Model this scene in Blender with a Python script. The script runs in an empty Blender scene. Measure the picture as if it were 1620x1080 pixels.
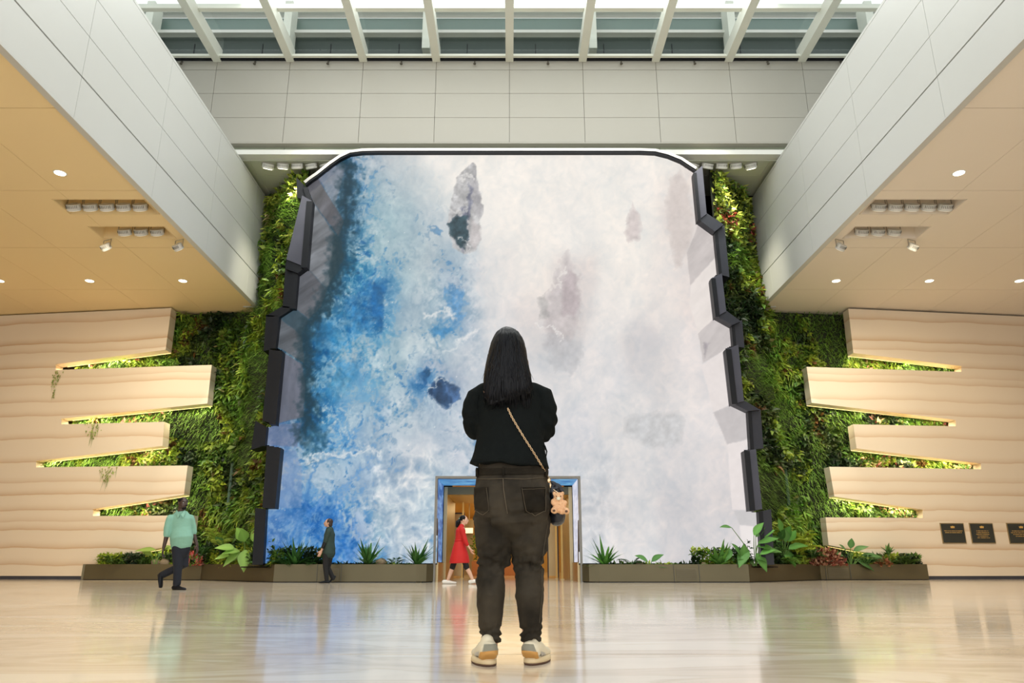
import bpy, bmesh, math, random
import numpy as np
from mathutils import Vector, Matrix, noise
from mathutils.bvhtree import BVHTree
from mathutils.geometry import tessellate_polygon
random.seed(7); RS = np.random.RandomState(11)
SC = bpy.context.scene
COL = SC.collection

# ------------------------------------------------------------------ camera
F, CX, YH, H = 1170.0, 806.0, 891.0, 0.465
TH = math.atan((YH-540)/F); CT, ST = math.cos(TH), math.sin(TH)
cam = bpy.data.cameras.new('camera'); cam.sensor_width = 36; cam.lens = 36*F/1620
cam.shift_x = (810-CX)/1620; cam.clip_end = 500; cam.clip_start = 0.05
co = bpy.data.objects.new('camera', cam); COL.objects.link(co)
co.location = (0, 0, H); co.rotation_euler = (math.pi/2+TH, 0, 0)
SC.camera = co
SC.view_settings.view_transform = 'Standard'; SC.view_settings.look = 'None'
SC.view_settings.gamma = 1; SC.view_settings.exposure = 0.0
SC.view_settings.use_curve_mapping = False
try:
    SC.cycles.use_denoising = True
    SC.cycles.max_bounces = 8; SC.cycles.diffuse_bounces = 4; SC.cycles.glossy_bounces = 4
    SC.cycles.sample_clamp_indirect = 6
except Exception: pass

# ------------------------------------------------------------------ world (overcast daylight)
w = bpy.data.worlds.new('world'); SC.world = w; w.use_nodes = True
bg = w.node_tree.nodes['Background']; bg.inputs[0].default_value = (0.97, 0.99, 1.0, 1); bg.inputs[1].default_value = 1.35

def light(name, kind, loc, energy, color, rot=None, target=None, size=1, size_y=None, spot=None, blend=.5, radius=.1, spread=None):
    l = bpy.data.lights.new(name, kind); l.energy = energy; l.color = color
    o = bpy.data.objects.new(name, l); COL.objects.link(o); o.location = loc
    if kind == 'AREA':
        l.size = size
        if size_y: l.shape = 'RECTANGLE'; l.size_y = size_y
        if spread: l.spread = spread
    if kind == 'SPOT': l.spot_size = spot; l.spot_blend = blend; l.shadow_soft_size = radius
    if kind == 'POINT': l.shadow_soft_size = radius
    if target is not None:
        o.rotation_euler = (Vector(target)-Vector(loc)).to_track_quat('-Z', 'Y').to_euler()
    elif rot: o.rotation_euler = rot
    return o
# added soft fill from behind the camera, and daylight through the roof glazing
light('rear_fill', 'AREA', (0, -7.5, 4.6), 500, (1, .95, .88), target=(0, 20, 4.0), size=34, size_y=7.5)
light('daylight_roof', 'AREA', (0, 12.8, 15.9), 1650, (.97, .98, .95), target=(0, 14.6, 0), size=16, size_y=12)

# ------------------------------------------------------------------ pixel to place helpers
def ray(px, py):
    v = 540-py
    return (px-CX, F*CT-v*ST, F*ST+v*CT)
def atY(px, py, Y):
    r = ray(px, py); t = Y/r[1]; return Vector((r[0]*t, Y, H+r[2]*t))
def atZ(px, py, Z):
    r = ray(px, py); t = (Z-H)/r[2]; return Vector((r[0]*t, r[1]*t, Z))
def atPlane(px, py, p0, n):
    r = Vector(ray(px, py)); c = Vector((0, 0, H)); t = (Vector(p0)-c).dot(n)/r.dot(n); return c+r*t
def projn(P):   # numpy (N,3) -> px,py
    x, y, z = P[:, 0], P[:, 1], P[:, 2]-H
    d = y*CT+z*ST; u = -y*ST+z*CT
    return CX+F*x/d, 540-F*u/d

# ------------------------------------------------------------------ materials
def lin(c):
    return tuple(((v/255)/12.92 if v/255 <= .04045 else ((v/255+.055)/1.055)**2.4) for v in c[:3])
def mat(name, color, rough=.5, metal=0., spec=.5, emis=None, estr=1., bump=None, coat=0, var=None, trans=None):
    m = bpy.data.materials.new(name); m.use_nodes = True; nt = m.node_tree; b = nt.nodes['Principled BSDF']
    b.inputs['Base Color'].default_value = (*color, 1); b.inputs['Roughness'].default_value = rough
    b.inputs['Metallic'].default_value = metal; b.inputs['Specular IOR Level'].default_value = spec
    b.inputs['Coat Weight'].default_value = coat
    if emis: b.inputs['Emission Color'].default_value = (*emis, 1); b.inputs['Emission Strength'].default_value = estr
    if trans: b.inputs['Transmission Weight'].default_value = trans
    tc = nt.nodes.new('ShaderNodeTexCoord')
    if var:
        sc, amt = var
        n = nt.nodes.new('ShaderNodeTexNoise'); n.inputs['Scale'].default_value = sc; n.inputs['Detail'].default_value = 5
        nt.links.new(tc.outputs['Object'], n.inputs['Vector'])
        mx = nt.nodes.new('ShaderNodeMix'); mx.data_type = 'RGBA'
        mx.inputs[6].default_value = (*[max(0, c*(1-amt)) for c in color], 1); mx.inputs[7].default_value = (*[min(1, c*(1+amt)) for c in color], 1)
        nt.links.new(n.outputs['Fac'], mx.inputs[0]); nt.links.new(mx.outputs[2], b.inputs['Base Color'])
    if bump:
        sc, st = bump
        n = nt.nodes.new('ShaderNodeTexNoise'); n.inputs['Scale'].default_value = sc; n.inputs['Detail'].default_value = 6
        nt.links.new(tc.outputs['Object'], n.inputs['Vector'])
        bp = nt.nodes.new('ShaderNodeBump'); bp.inputs['Strength'].default_value = st; bp.inputs['Distance'].default_value = .02
        nt.links.new(n.outputs['Fac'], bp.inputs['Height']); nt.links.new(bp.outputs[0], b.inputs['Normal'])
    return m
def leafmat():
    m = bpy.data.materials.new('leaf'); m.use_nodes = True; nt = m.node_tree; b = nt.nodes['Principled BSDF']
    a = nt.nodes.new('ShaderNodeAttribute'); a.attribute_name = 'Col'
    nt.links.new(a.outputs['Color'], b.inputs['Base Color']); b.inputs['Roughness'].default_value = .5
    tr = nt.nodes.new('ShaderNodeBsdfTranslucent'); nt.links.new(a.outputs['Color'], tr.inputs['Color'])
    mx = nt.nodes.new('ShaderNodeMixShader'); mx.inputs[0].default_value = .25
    nt.links.new(b.outputs[0], mx.inputs[1]); nt.links.new(tr.outputs[0], mx.inputs[2])
    nt.links.new(mx.outputs[0], nt.nodes['Material Output'].inputs[0]); return m

M = {}
M['panel'] = mat('white_metal_panel', (.54, .55, .53), .38, spec=.4, var=(.35, .03))
M['bulk'] = mat('ivory_metal_panel', (.365, .35, .305), .42, spec=.4, var=(.35, .03))
M['gap'] = mat('dark_joint', (.10, .10, .09), .8)
M['soffL'] = mat('warm_ceiling_panel', (.88, .70, .40), .55, spec=.3, var=(.3, .02))
M['soffR'] = mat('pale_ceiling_panel', (.84, .76, .66), .55, spec=.3, var=(.3, .02))
M['soffG'] = mat('olive_ceiling_panel', (.48, .50, .40), .5, spec=.4, var=(.3, .03))
M['green_strip'] = mat('grey_green_strip', (.36, .40, .30), .5)
M['white'] = mat('white_paint', (.66, .66, .62), .35, var=(2, .03))
M['steel'] = mat('painted_steel', (.72, .74, .66), .4, var=(1, .04))
M['black'] = mat('black_metal', (.005, .006, .009), .4, spec=.25, var=(2, .2))
M['darkbev'] = mat('charcoal_metal', (.065, .067, .088), .38, metal=.2, spec=.3, var=(2, .2))
M['chrome'] = mat('brushed_chrome', (.42, .40, .37), .3, metal=1., var=(3, .05))
M['bronze'] = mat('brushed_bronze', (.46, .36, .20), .32, metal=.9, var=(1.5, .12), bump=(20, .03))
M['gold'] = mat('gold_panel', (.70, .46, .14), .35, metal=.35, var=(1.2, .1))
M['planter'] = mat('champagne_metal', (.13, .11, .062), .36, metal=.65, var=(.9, .1))
M['planter_vent'] = mat('planter_vent', (.17, .15, .10), .5, metal=.6, var=(4, .1))
M['soil'] = mat('soil', (.035, .025, .015), .95, bump=(20, .5))
M['leaf'] = leafmat()
M['stem'] = mat('green_stem', (.10, .20, .04), .6, var=(8, .2))
M['rock'] = mat('brown_stone', (.25, .19, .12), .85, var=(6, .35), bump=(12, .6))
M['backing'] = mat('planting_felt', (.018, .024, .012), .95, var=(4, .4), bump=(15, .6))
M['lamp_on'] = mat('lamp_glow', (1, 1, 1), .5, emis=(1, .90, .70), estr=6)
M['led'] = mat('warm_led', (1, .9, .6), .5, emis=(1, .76, .30), estr=2)
M['lamp_dim'] = mat('lamp_lens', (.8, .8, .75), .3, emis=(1, .93, .8), estr=.5)
M['glass_dark'] = mat('smoked_plaque_glass', (.006, .012, .010), .04, spec=.8, coat=.6, var=(3, .1))
M['goldleaf'] = mat('gold_lettering', (.75, .45, .12), .35, metal=.6, emis=(.7, .42, .12), estr=.15)
M['skin'] = mat('skin', (.62, .36, .25), .5, var=(14, .06))
M['skin_dark'] = mat('skin_dark', (.055, .028, .018), .45, var=(14, .1))
M['skin_pale'] = mat('skin_pale', (.72, .45, .32), .5, var=(14, .06))
M['hair'] = mat('black_hair', (.0035, .004, .006), .42, spec=.2, var=(30, .4))
M['hair_brown'] = mat('brown_hair', (.035, .018, .012), .45, var=(30, .3))
M['knit'] = mat('black_knit', (.007, .009, .009), .9, spec=.1, var=(40, .3), bump=(220, .25))
M['red'] = mat('red_dress', (.55, .012, .010), .7, var=(6, .12))
M['mint'] = mat('mint_shirt', (.23, .46, .36), .75, var=(6, .06), bump=(9, .4))
M['navy'] = mat('navy_trousers', (.006, .009, .018), .8, var=(8, .2))
M['blackcloth'] = mat('black_cloth', (.008, .008, .009), .8, var=(8, .2))
M['greencloth'] = mat('dark_green_blouse', (.020, .045, .036), .75, var=(8, .2), bump=(12, .3))
M['shoe_white'] = mat('white_shoe', (.85, .82, .76), .5, var=(8, .05))
M['shoe_cream'] = mat('cream_leather', (.78, .70, .52), .5, var=(10, .06))
M['shoe_grey'] = mat('grey_suede', (.52, .50, .40), .75, var=(30, .1))
M['shoe_orange'] = mat('orange_suede', (1.0, .60, .20), .7, var=(30, .08))
M['sole'] = mat('cream_sole', (.72, .58, .36), .6, var=(12, .15))
M['outsole'] = mat('brown_outsole', (.10, .05, .03), .7, var=(12, .2))
M['stitch'] = mat('tan_stitch', (.11, .085, .055), .8, var=(40, .2))
M['bear'] = mat('peach_plush', (1.0, .56, .32), .95, spec=.1, var=(30, .12), bump=(90, .9))
M['chain'] = mat('gold_chain', (.80, .58, .36), .25, metal=.9, var=(30, .1))
M['bagleather'] = mat('navy_leather', (.010, .012, .022), .4, var=(20, .2), bump=(60, .2))
M['charcoal_rib'] = mat('sprinkler_metal', (.10, .09, .07), .5, metal=.6)
M['farwall'] = mat('slate_cladding', (.05, .07, .06), .5, var=(.6, .15))
M['farpanel'] = mat('teal_glass_cladding', (.14, .21, .19), .25, var=(.6, .15))
M['agreen'] = mat('green_hatch', (.05, .10, .075), .6, var=(3, .1))
M['vine'] = M['leaf']

def denim():
    m = mat('faded_charcoal_denim', (.036, .030, .022), .85, spec=.2)
    nt = m.node_tree; b = nt.nodes['Principled BSDF']; tc = nt.nodes.new('ShaderNodeTexCoord')
    n = nt.nodes.new('ShaderNodeTexNoise'); n.inputs['Scale'].default_value = 5; n.inputs['Detail'].default_value = 7
    r = nt.nodes.new('ShaderNodeValToRGB'); r.color_ramp.elements[0].position = .33; r.color_ramp.elements[0].color = (.017, .014, .010, 1)
    r.color_ramp.elements[1].position = .70; r.color_ramp.elements[1].color = (.066, .054, .038, 1)
    nt.links.new(tc.outputs['Object'], n.inputs['Vector']); nt.links.new(n.outputs['Fac'], r.inputs[0]); nt.links.new(r.outputs[0], b.inputs['Base Color'])
    wv = nt.nodes.new('ShaderNodeTexNoise'); wv.inputs['Scale'].default_value = 400
    bp = nt.nodes.new('ShaderNodeBump'); bp.inputs['Strength'].default_value = .35; bp.inputs['Distance'].default_value = .003
    nt.links.new(tc.outputs['Object'], wv.inputs['Vector']); nt.links.new(wv.outputs['Fac'], bp.inputs['Height']); nt.links.new(bp.outputs[0], b.inputs['Normal'])
    return m
M['denim'] = denim()

def floor_mat():
    m = bpy.data.materials.new('polished_marble'); m.use_nodes = True; nt = m.node_tree; b = nt.nodes['Principled BSDF']
    tc = nt.nodes.new('ShaderNodeTexCoord'); mp = nt.nodes.new('ShaderNodeMapping'); mp.inputs['Scale'].default_value = (.35, 1.0, 1); mp.inputs['Rotation'].default_value = (0, 0, .25)
    nt.links.new(tc.outputs['Object'], mp.inputs[0])
    n = nt.nodes.new('ShaderNodeTexNoise'); n.inputs['Scale'].default_value = 1.3; n.inputs['Detail'].default_value = 9; n.inputs['Distortion'].default_value = 1.8
    nt.links.new(mp.outputs[0], n.inputs['Vector'])
    r = nt.nodes.new('ShaderNodeValToRGB'); e = r.color_ramp.elements
    e[0].position = .30; e[0].color = (.53, .43, .31, 1); e[1].position = .47; e[1].color = (.78, .66, .52, 1)
    x = e.new(.62); x.color = (.83, .73, .60, 1); x = e.new(.52); x.color = (.67, .56, .42, 1); x = e.new(.56); x.color = (.80, .70, .57, 1)
    nt.links.new(n.outputs['Fac'], r.inputs[0]); nt.links.new(r.outputs[0], b.inputs['Base Color'])
    b.inputs['Roughness'].default_value = .10; b.inputs['IOR'].default_value = 1.5
    n2 = nt.nodes.new('ShaderNodeTexNoise'); n2.inputs['Scale'].default_value = 1.2; n2.inputs['Detail'].default_value = 2
    nt.links.new(tc.outputs['Object'], n2.inputs['Vector'])
    bp = nt.nodes.new('ShaderNodeBump'); bp.inputs['Strength'].default_value = .02; bp.inputs['Distance'].default_value = .05
    nt.links.new(n2.outputs['Fac'], bp.inputs['Height']); nt.links.new(bp.outputs[0], b.inputs['Normal'])
    return m
M['floor'] = floor_mat()

# stone with brown bedding lines at measured heights
def stone_mat(lines):
    m = bpy.data.materials.new('banded_sandstone'); m.use_nodes = True; nt = m.node_tree; b = nt.nodes['Principled BSDF']
    L = nt.links
    tc = nt.nodes.new('ShaderNodeTexCoord'); sp = nt.nodes.new('ShaderNodeSeparateXYZ'); L.new(tc.outputs['Object'], sp.inputs[0])
    mp = nt.nodes.new('ShaderNodeMapping'); mp.inputs['Scale'].default_value = (.22, .22, .12); L.new(tc.outputs['Object'], mp.inputs[0])
    n = nt.nodes.new('ShaderNodeTexNoise'); n.inputs['Scale'].default_value = 1.1; n.inputs['Detail'].default_value = 5; L.new(mp.outputs[0], n.inputs['Vector'])
    def mth(op, a, b2=None, clamp=False):
        q = nt.nodes.new('ShaderNodeMath'); q.operation = op; q.use_clamp = clamp
        for i, v in enumerate((a, b2)):
            if v is None: continue
            if isinstance(v, (int, float)): q.inputs[i].default_value = v
            else: L.new(v, q.inputs[i])
        return q.outputs[0]
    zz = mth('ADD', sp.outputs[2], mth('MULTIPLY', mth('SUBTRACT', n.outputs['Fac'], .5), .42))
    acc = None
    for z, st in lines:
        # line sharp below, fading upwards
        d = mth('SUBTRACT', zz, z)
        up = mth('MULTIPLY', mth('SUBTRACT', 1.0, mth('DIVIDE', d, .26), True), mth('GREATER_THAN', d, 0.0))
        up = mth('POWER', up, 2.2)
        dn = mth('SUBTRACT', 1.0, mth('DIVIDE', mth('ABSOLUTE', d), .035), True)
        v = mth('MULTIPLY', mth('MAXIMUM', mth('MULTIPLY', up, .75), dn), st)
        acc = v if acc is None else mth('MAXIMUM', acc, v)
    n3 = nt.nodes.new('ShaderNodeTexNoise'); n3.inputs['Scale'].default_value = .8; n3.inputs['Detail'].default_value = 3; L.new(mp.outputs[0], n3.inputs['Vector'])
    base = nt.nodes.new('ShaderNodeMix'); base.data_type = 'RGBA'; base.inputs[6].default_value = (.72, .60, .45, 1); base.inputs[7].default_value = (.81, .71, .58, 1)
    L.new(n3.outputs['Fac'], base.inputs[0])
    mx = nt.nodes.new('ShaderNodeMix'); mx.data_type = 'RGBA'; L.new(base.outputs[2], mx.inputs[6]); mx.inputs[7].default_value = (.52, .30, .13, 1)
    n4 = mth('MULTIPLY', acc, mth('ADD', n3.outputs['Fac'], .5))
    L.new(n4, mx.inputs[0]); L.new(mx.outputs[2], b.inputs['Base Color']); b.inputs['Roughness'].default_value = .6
    return m

def sky_glass():
    m = bpy.data.materials.new('roof_glass'); m.use_nodes = True; nt = m.node_tree
    for n in list(nt.nodes):
        if n.type == 'BSDF_PRINCIPLED': nt.nodes.remove(n)
    t = nt.nodes.new('ShaderNodeBsdfTransparent'); t.inputs[0].default_value = (.94, .96, .95, 1)
    g = nt.nodes.new('ShaderNodeBsdfGlossy'); g.inputs['Roughness'].default_value = .03
    mx = nt.nodes.new('ShaderNodeMixShader'); mx.inputs[0].default_value = .06
    nt.links.new(t.outputs[0], mx.inputs[1]); nt.links.new(g.outputs[0], mx.inputs[2])
    nt.links.new(mx.outputs[0], nt.nodes['Material Output'].inputs[0]); return m
M['roofglass'] = sky_glass()

# ------------------------------------------------------------------ mesh helpers
def tag(o, label=None, cat=None, group=None, kind=None):
    if label: o['label'] = label
    if cat: o['category'] = cat
    if group: o['group'] = group
    if kind: o['kind'] = kind
    return o
def link(name, me, m=None, parent=None, smooth=False):
    if m is not None: me.materials.append(m)
    if smooth: me.polygons.foreach_set('use_smooth', [True]*len(me.polygons))
    o = bpy.data.objects.new(name, me); COL.objects.link(o)
    if parent is not None:
        o.parent = parent; o.matrix_parent_inverse = Matrix.Translation(-parent.location) if not any(parent.rotation_euler) else parent.matrix_basis.inverted()
    return o
def fin(name, bm, m, parent=None, smooth=False):
    me = bpy.data.meshes.new(name); bmesh.ops.recalc_face_normals(bm, faces=bm.faces[:]); bm.to_mesh(me); bm.free()
    return link(name, me, m, parent, smooth)
def empty(name, loc, label=None, cat=None, group=None, kind=None):
    o = bpy.data.objects.new(name, None); COL.objects.link(o); o.location = loc; o.empty_display_size = .1
    return tag(o, label, cat, group, kind)
def box(bm, x0, x1, y0, y1, z0, z1):
    v = [bm.verts.new(p) for p in ((x0,y0,z0),(x1,y0,z0),(x1,y1,z0),(x0,y1,z0),(x0,y0,z1),(x1,y0,z1),(x1,y1,z1),(x0,y1,z1))]
    for f in ((0,3,2,1),(4,5,6,7),(0,1,5,4),(1,2,6,5),(2,3,7,6),(3,0,4,7)): bm.faces.new([v[i] for i in f])
    return v
def hexa(bm, a, b):      # a, b lists of 4 points
    v = [bm.verts.new(p) for p in list(a)+list(b)]
    for f in ((0,3,2,1),(4,5,6,7),(0,1,5,4),(1,2,6,5),(2,3,7,6),(3,0,4,7)): bm.faces.new([v[i] for i in f])
def prism(bm, pts, off):
    a = [bm.verts.new(p) for p in pts]; b = [bm.verts.new(Vector(p)+Vector(off)) for p in pts]
    n = len(pts)
    for t in tessellate_polygon([[Vector(p) for p in pts]]):
        bm.faces.new([a[i] for i in t]); bm.faces.new([b[i] for i in t[::-1]])
    for i in range(n): bm.faces.new((a[i], b[i], b[(i+1) % n], a[(i+1) % n]))
def tube(bm, pts, rad, seg=8, side=None, cap=True):
    """loft through points; rad = scalar, list of scalars or list of (a,b)"""
    pts = [Vector(p) for p in pts]; n = len(pts)
    if not isinstance(rad, (list, tuple)): rad = [rad]*n
    rad = [(r, r) if not isinstance(r, (list, tuple)) else r for r in rad]
    rings = []
    ref = Vector(side) if side is not None else None
    for i in range(n):
        t = (pts[min(i+1, n-1)]-pts[max(i-1, 0)])
        if t.length < 1e-9: t = Vector((0, 0, 1))
        t.normalize()
        if ref is None:
            ref = Vector((1, 0, 0)) if abs(t.x) < .9 else Vector((0, 1, 0))
        a = (ref-t*ref.dot(t))
        if a.length < 1e-6: a = t.orthogonal()
        a.normalize(); b = t.cross(a)
        if side is None: ref = a
        rings.append([bm.verts.new(pts[i]+a*math.cos(2*math.pi*k/seg)*rad[i][0]+b*math.sin(2*math.pi*k/seg)*rad[i][1]) for k in range(seg)])
    for i in range(n-1):
        for k in range(seg): bm.faces.new((rings[i][k], rings[i][(k+1) % seg], rings[i+1][(k+1) % seg], rings[i+1][k]))
    if cap: bm.faces.new(rings[0][::-1]); bm.faces.new(rings[-1])
    return rings
def capsule(bm, pts, rad, seg=12, side=None):
    """tube with rounded ends, for merging"""
    pts = [Vector(p) for p in pts]; n = len(pts)
    if not isinstance(rad, (list, tuple)): rad = [rad]*n
    rad = [(r, r) if not isinstance(r, (list, tuple)) else r for r in rad]
    t0 = (pts[0]-pts[1]).normalized(); t1 = (pts[-1]-pts[-2]).normalized()
    P, R = [], []
    m0 = min(rad[0]); m1 = min(rad[-1])
    for a in (80, 60, 35): P.append(pts[0]+t0*m0*math.sin(math.radians(a))); R.append(tuple(r*math.cos(math.radians(a)) for r in rad[0]))
    P += pts; R += rad
    for a in (35, 60, 80): P.append(pts[-1]+t1*m1*math.sin(math.radians(a))); R.append(tuple(r*math.cos(math.radians(a)) for r in rad[-1]))
    tube(bm, P, R, seg, side)
def ell(bm, c, r, rot=None, sub=2):
    mtx = Matrix.Translation(Vector(c)) @ ((rot.to_4x4() if isinstance(rot, Matrix) else rot.to_matrix().to_4x4()) if rot is not None else Matrix()) @ Matrix.Diagonal((*r, 1))
    bmesh.ops.create_icosphere(bm, subdivisions=sub, radius=1, matrix=mtx)
def merge_solid(name, bm, m, parent, voxel, smooth_it=3, disp=None):
    """fuse overlapping closed shapes into one continuous skin"""
    me = bpy.data.meshes.new(name+'_src'); bmesh.ops.recalc_face_normals(bm, faces=bm.faces[:]); bm.to_mesh(me); bm.free()
    t = bpy.data.objects.new('tmp', me); COL.objects.link(t)
    r = t.modifiers.new('r', 'REMESH'); r.mode = 'VOXEL'; r.voxel_size = voxel
    if smooth_it:
        s = t.modifiers.new('s', 'SMOOTH'); s.factor = .5; s.iterations = smooth_it
    dg = bpy.context.evaluated_depsgraph_get(); dg.update()
    out = bpy.data.meshes.new_from_object(t.evaluated_get(dg))
    bpy.data.objects.remove(t); bpy.data.meshes.remove(me)
    if disp:
        n = len(out.vertices); co_ = np.empty(n*3); out.vertices.foreach_get('co', co_); co_ = co_.reshape(-1, 3)
        no = np.empty(n*3); out.vertices.foreach_get('normal', no); no = no.reshape(-1, 3)
        co_ = co_ + no*disp(co_)[:, None]; out.vertices.foreach_set('co', co_.ravel()); out.update()
    out.name = name; out.materials.clear()
    return link(name, out, m, parent, True)

# value noise in numpy
_T = RS.rand(256, 256)
def vn(x, y):
    xi = np.floor(x).astype(int); yi = np.floor(y).astype(int); fx = x-xi; fy = y-yi
    fx = fx*fx*(3-2*fx); fy = fy*fy*(3-2*fy)
    a = _T[xi & 255, yi & 255]; b = _T[(xi+1) & 255, yi & 255]; c = _T[xi & 255, (yi+1) & 255]; d = _T[(xi+1) & 255, (yi+1) & 255]
    return (a*(1-fx)+b*fx)*(1-fy)+(c*(1-fx)+d*fx)*fy
def fbm(x, y, o=5, ridg=False):
    s = 0; a = .5; tot = 0
    for i in range(o):
        n = vn(x*2**i+17.3*i, y*2**i+5.1*i)
        if ridg: n = 1-abs(2*n-1)
        s = s+a*n; tot += a; a *= .55
    return s/tot
def inpoly(px, py, poly):
    r = np.zeros(px.shape, bool); j = len(poly)-1
    for i in range(len(poly)):
        xi, yi = poly[i]; xj, yj = poly[j]
        c = ((yi > py) != (yj > py)) & (px < (xj-xi)*(py-yi)/((yj-yi) or 1e-9)+xi); r ^= c; j = i
    return r

# leaves, vectorised
class Leaves:
    def __init__(s): s.v = []; s.f = []; s.c = []; s.n = 0
    def add(s, P, D, N, Lh, W, C, curl=.15):
        """P base, D direction, N face normal (all (n,3)); folded leaf of 5 vertices"""
        n = len(P); D = D/np.linalg.norm(D, axis=1)[:, None]; S = np.cross(D, N); S /= np.linalg.norm(S, axis=1)[:, None]+1e-9; Nn = np.cross(S, D)
        tpl = np.array([(0, 0, 0), (-.5, .42, .10), (.5, .42, .10), (0, .5, 0), (0, 1, -curl)])
        V = P[:, None, :]+tpl[None, :, 0, None]*W[:, None, None]*S[:, None, :]+tpl[None, :, 1, None]*Lh[:, None, None]*D[:, None, :]+tpl[None, :, 2, None]*Lh[:, None, None]*Nn[:, None, :]
        s.v.append(V.reshape(-1, 3)); base = s.n+5*np.arange(n)[:, None, None]
        fc = np.array([(0, 2, 3), (0, 3, 1), (3, 2, 4), (1, 3, 4)])[None]
        s.f.append((base+fc).reshape(-1, 3)); s.c.append(np.repeat(C, 5, axis=0)); s.n += 5*n
    def blade(s, P, D, droop, Lh, W, C, seg=4):
        """arching narrow blades; droop (n,) metres the tip falls"""
        n = len(P); D = D/np.linalg.norm(D, axis=1)[:, None]; up = np.array([0, 0, 1.])
        S = np.cross(D, up); nn = np.linalg.norm(S, axis=1)[:, None]; S = np.where(nn < 1e-3, np.array([[1., 0, 0]]), S/(nn+1e-9))
        rows = []
        for k in range(seg+1):
            t = k/seg; c = P+D*(Lh*t)[:, None]-up[None]*(droop*t*t)[:, None]; wd = W*(.55+.9*t if t < .4 else .95*(1-(t-.4)/.6))*.5+.0006
            rows += [c-S*wd[:, None], c+S*wd[:, None]]
        V = np.stack(rows, 1); m = 2*(seg+1); s.v.append(V.reshape(-1, 3)); base = s.n+m*np.arange(n)[:, None, None]
        fc = []
        for k in range(seg): a = 2*k; fc += [(a, a+1, a+3), (a, a+3, a+2)]
        s.f.append((base+np.array(fc)[None]).reshape(-1, 3)); s.c.append(np.repeat(C, m, axis=0)); s.n += m*n
    def build(s, name, parent=None, m=None):
        V = np.concatenate(s.v); Fc = np.concatenate(s.f); C = np.concatenate(s.c)
        me = bpy.data.meshes.new(name); me.vertices.add(len(V)); me.vertices.foreach_set('co', V.ravel().astype(np.float32))
        me.loops.add(Fc.size); me.loops.foreach_set('vertex_index', Fc.ravel().astype(np.int32)); me.polygons.add(len(Fc))
        me.polygons.foreach_set('loop_start', np.arange(0, Fc.size, 3, dtype=np.int32)); me.polygons.foreach_set('loop_total', np.full(len(Fc), 3, np.int32))
        me.update(); me.validate()
        a = me.color_attributes.new('Col', 'FLOAT_COLOR', 'POINT'); a.data.foreach_set('color', np.concatenate([C, np.ones((len(C), 1))], 1).ravel().astype(np.float32))
        return link(name, me, m or M['leaf'], parent)
def colvar(n, c, v=.25, hue=.08):
    c = np.array(c)[None]*(1+RS.uniform(-v, v, (n, 1))); return np.clip(c*(1+RS.uniform(-hue, hue, (n, 3))), 0, 1)
def rdir(n): d = RS.normal(size=(n, 3)); return d/np.linalg.norm(d, axis=1)[:, None]
#@@SETTING
# ================================================================== THE SETTING
SZ = 8.65          # height of the side ceilings
BX = 8.3           # inner face of the side beams
def S(name, bm, m, parent=None, smooth=False):
    o = fin(name, bm, m, parent, smooth)
    if parent is None: o['kind'] = 'structure'
    return o
# floor: large marble slabs with hairline joints
bm = bmesh.new(); ys = [-9, -3.7, 4.262, 12.3, 26, 46]
for i in range(len(ys)-1): box(bm, -24, 24, ys[i]+.008, ys[i+1]-.008, -.06, 0)
fl = S('floor', bm, M['floor'])
bm = bmesh.new(); box(bm, -24, 24, -9, 46, -.12, -.062); S('joint_bed', bm, M['gap'], fl)

# side ceilings: panels with seams and recesses
def ceiling_panels(sgn, m, holes, name):
    X = [8.47, 10.36, 12.25, 14.15, 16.05, 18, 24.2]; Y = [-9, -.9, 2.4, 5.6, 8.83, 12.04, 15.24, 18.45, 21.65, 24.6]
    bm = bmesh.new()
    for i in range(len(X)-1):
        for j in range(len(Y)-1):
            cx = sorted(set([X[i], X[i+1]]+[h for H_ in holes for h in H_[:2] if X[i] < h < X[i+1]]))
            cy = sorted(set([Y[j], Y[j+1]]+[h for H_ in holes for h in H_[2:] if Y[j] < h < Y[j+1]]))
            for a in range(len(cx)-1):
                for b in range(len(cy)-1):
                    mx, my = (cx[a]+cx[a+1])/2, (cy[b]+cy[b+1])/2
                    if any(h[0] < mx < h[1] and h[2] < my < h[3] for h in holes): continue
                    x0 = cx[a]+(.004 if a == 0 else 0); x1 = cx[a+1]-(.004 if a == len(cx)-2 else 0)
                    y0 = cy[b]+(.008 if b == 0 else 0); y1 = cy[b+1]-(.008 if b == len(cy)-2 else 0)
                    xx = sorted((sgn*x0, sgn*x1)); box(bm, xx[0], xx[1], y0, y1, SZ, SZ+.04)
    return S(name, bm, m)
HOLES = [(8.56, 10.75, 15.66, 16.46), (8.75, 10.7, 17.12, 17.86)]
ceilL = ceiling_panels(-1, M['soffL'], HOLES, 'ceiling_left'); ceilR = ceiling_panels(1, M['soffR'], HOLES, 'ceiling_right')
for s, ce in ((-1, ceilL), (1, ceilR)):
    bm = bmesh.new()
    # closed slab above, leaving the recesses
    Xs = sorted({8.40, 24.2, 8.56, 10.75, 8.75, 10.7}); Ys = sorted({-9, 15.66, 16.46, 17.12, 17.86, 24.6})
    for i in range(len(Xs)-1):
        for j in range(len(Ys)-1):
            mx, my = (Xs[i]+Xs[i+1])/2, (Ys[j]+Ys[j+1])/2
            if any(h[0] < mx < h[1] and h[2] < my < h[3] for h in HOLES): continue
            xx = sorted((s*Xs[i], s*Xs[i+1])); box(bm, xx[0], xx[1], Ys[j], Ys[j+1], SZ+.045, SZ+.10)
    S('backing', bm, M['gap'], ce)

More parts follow.
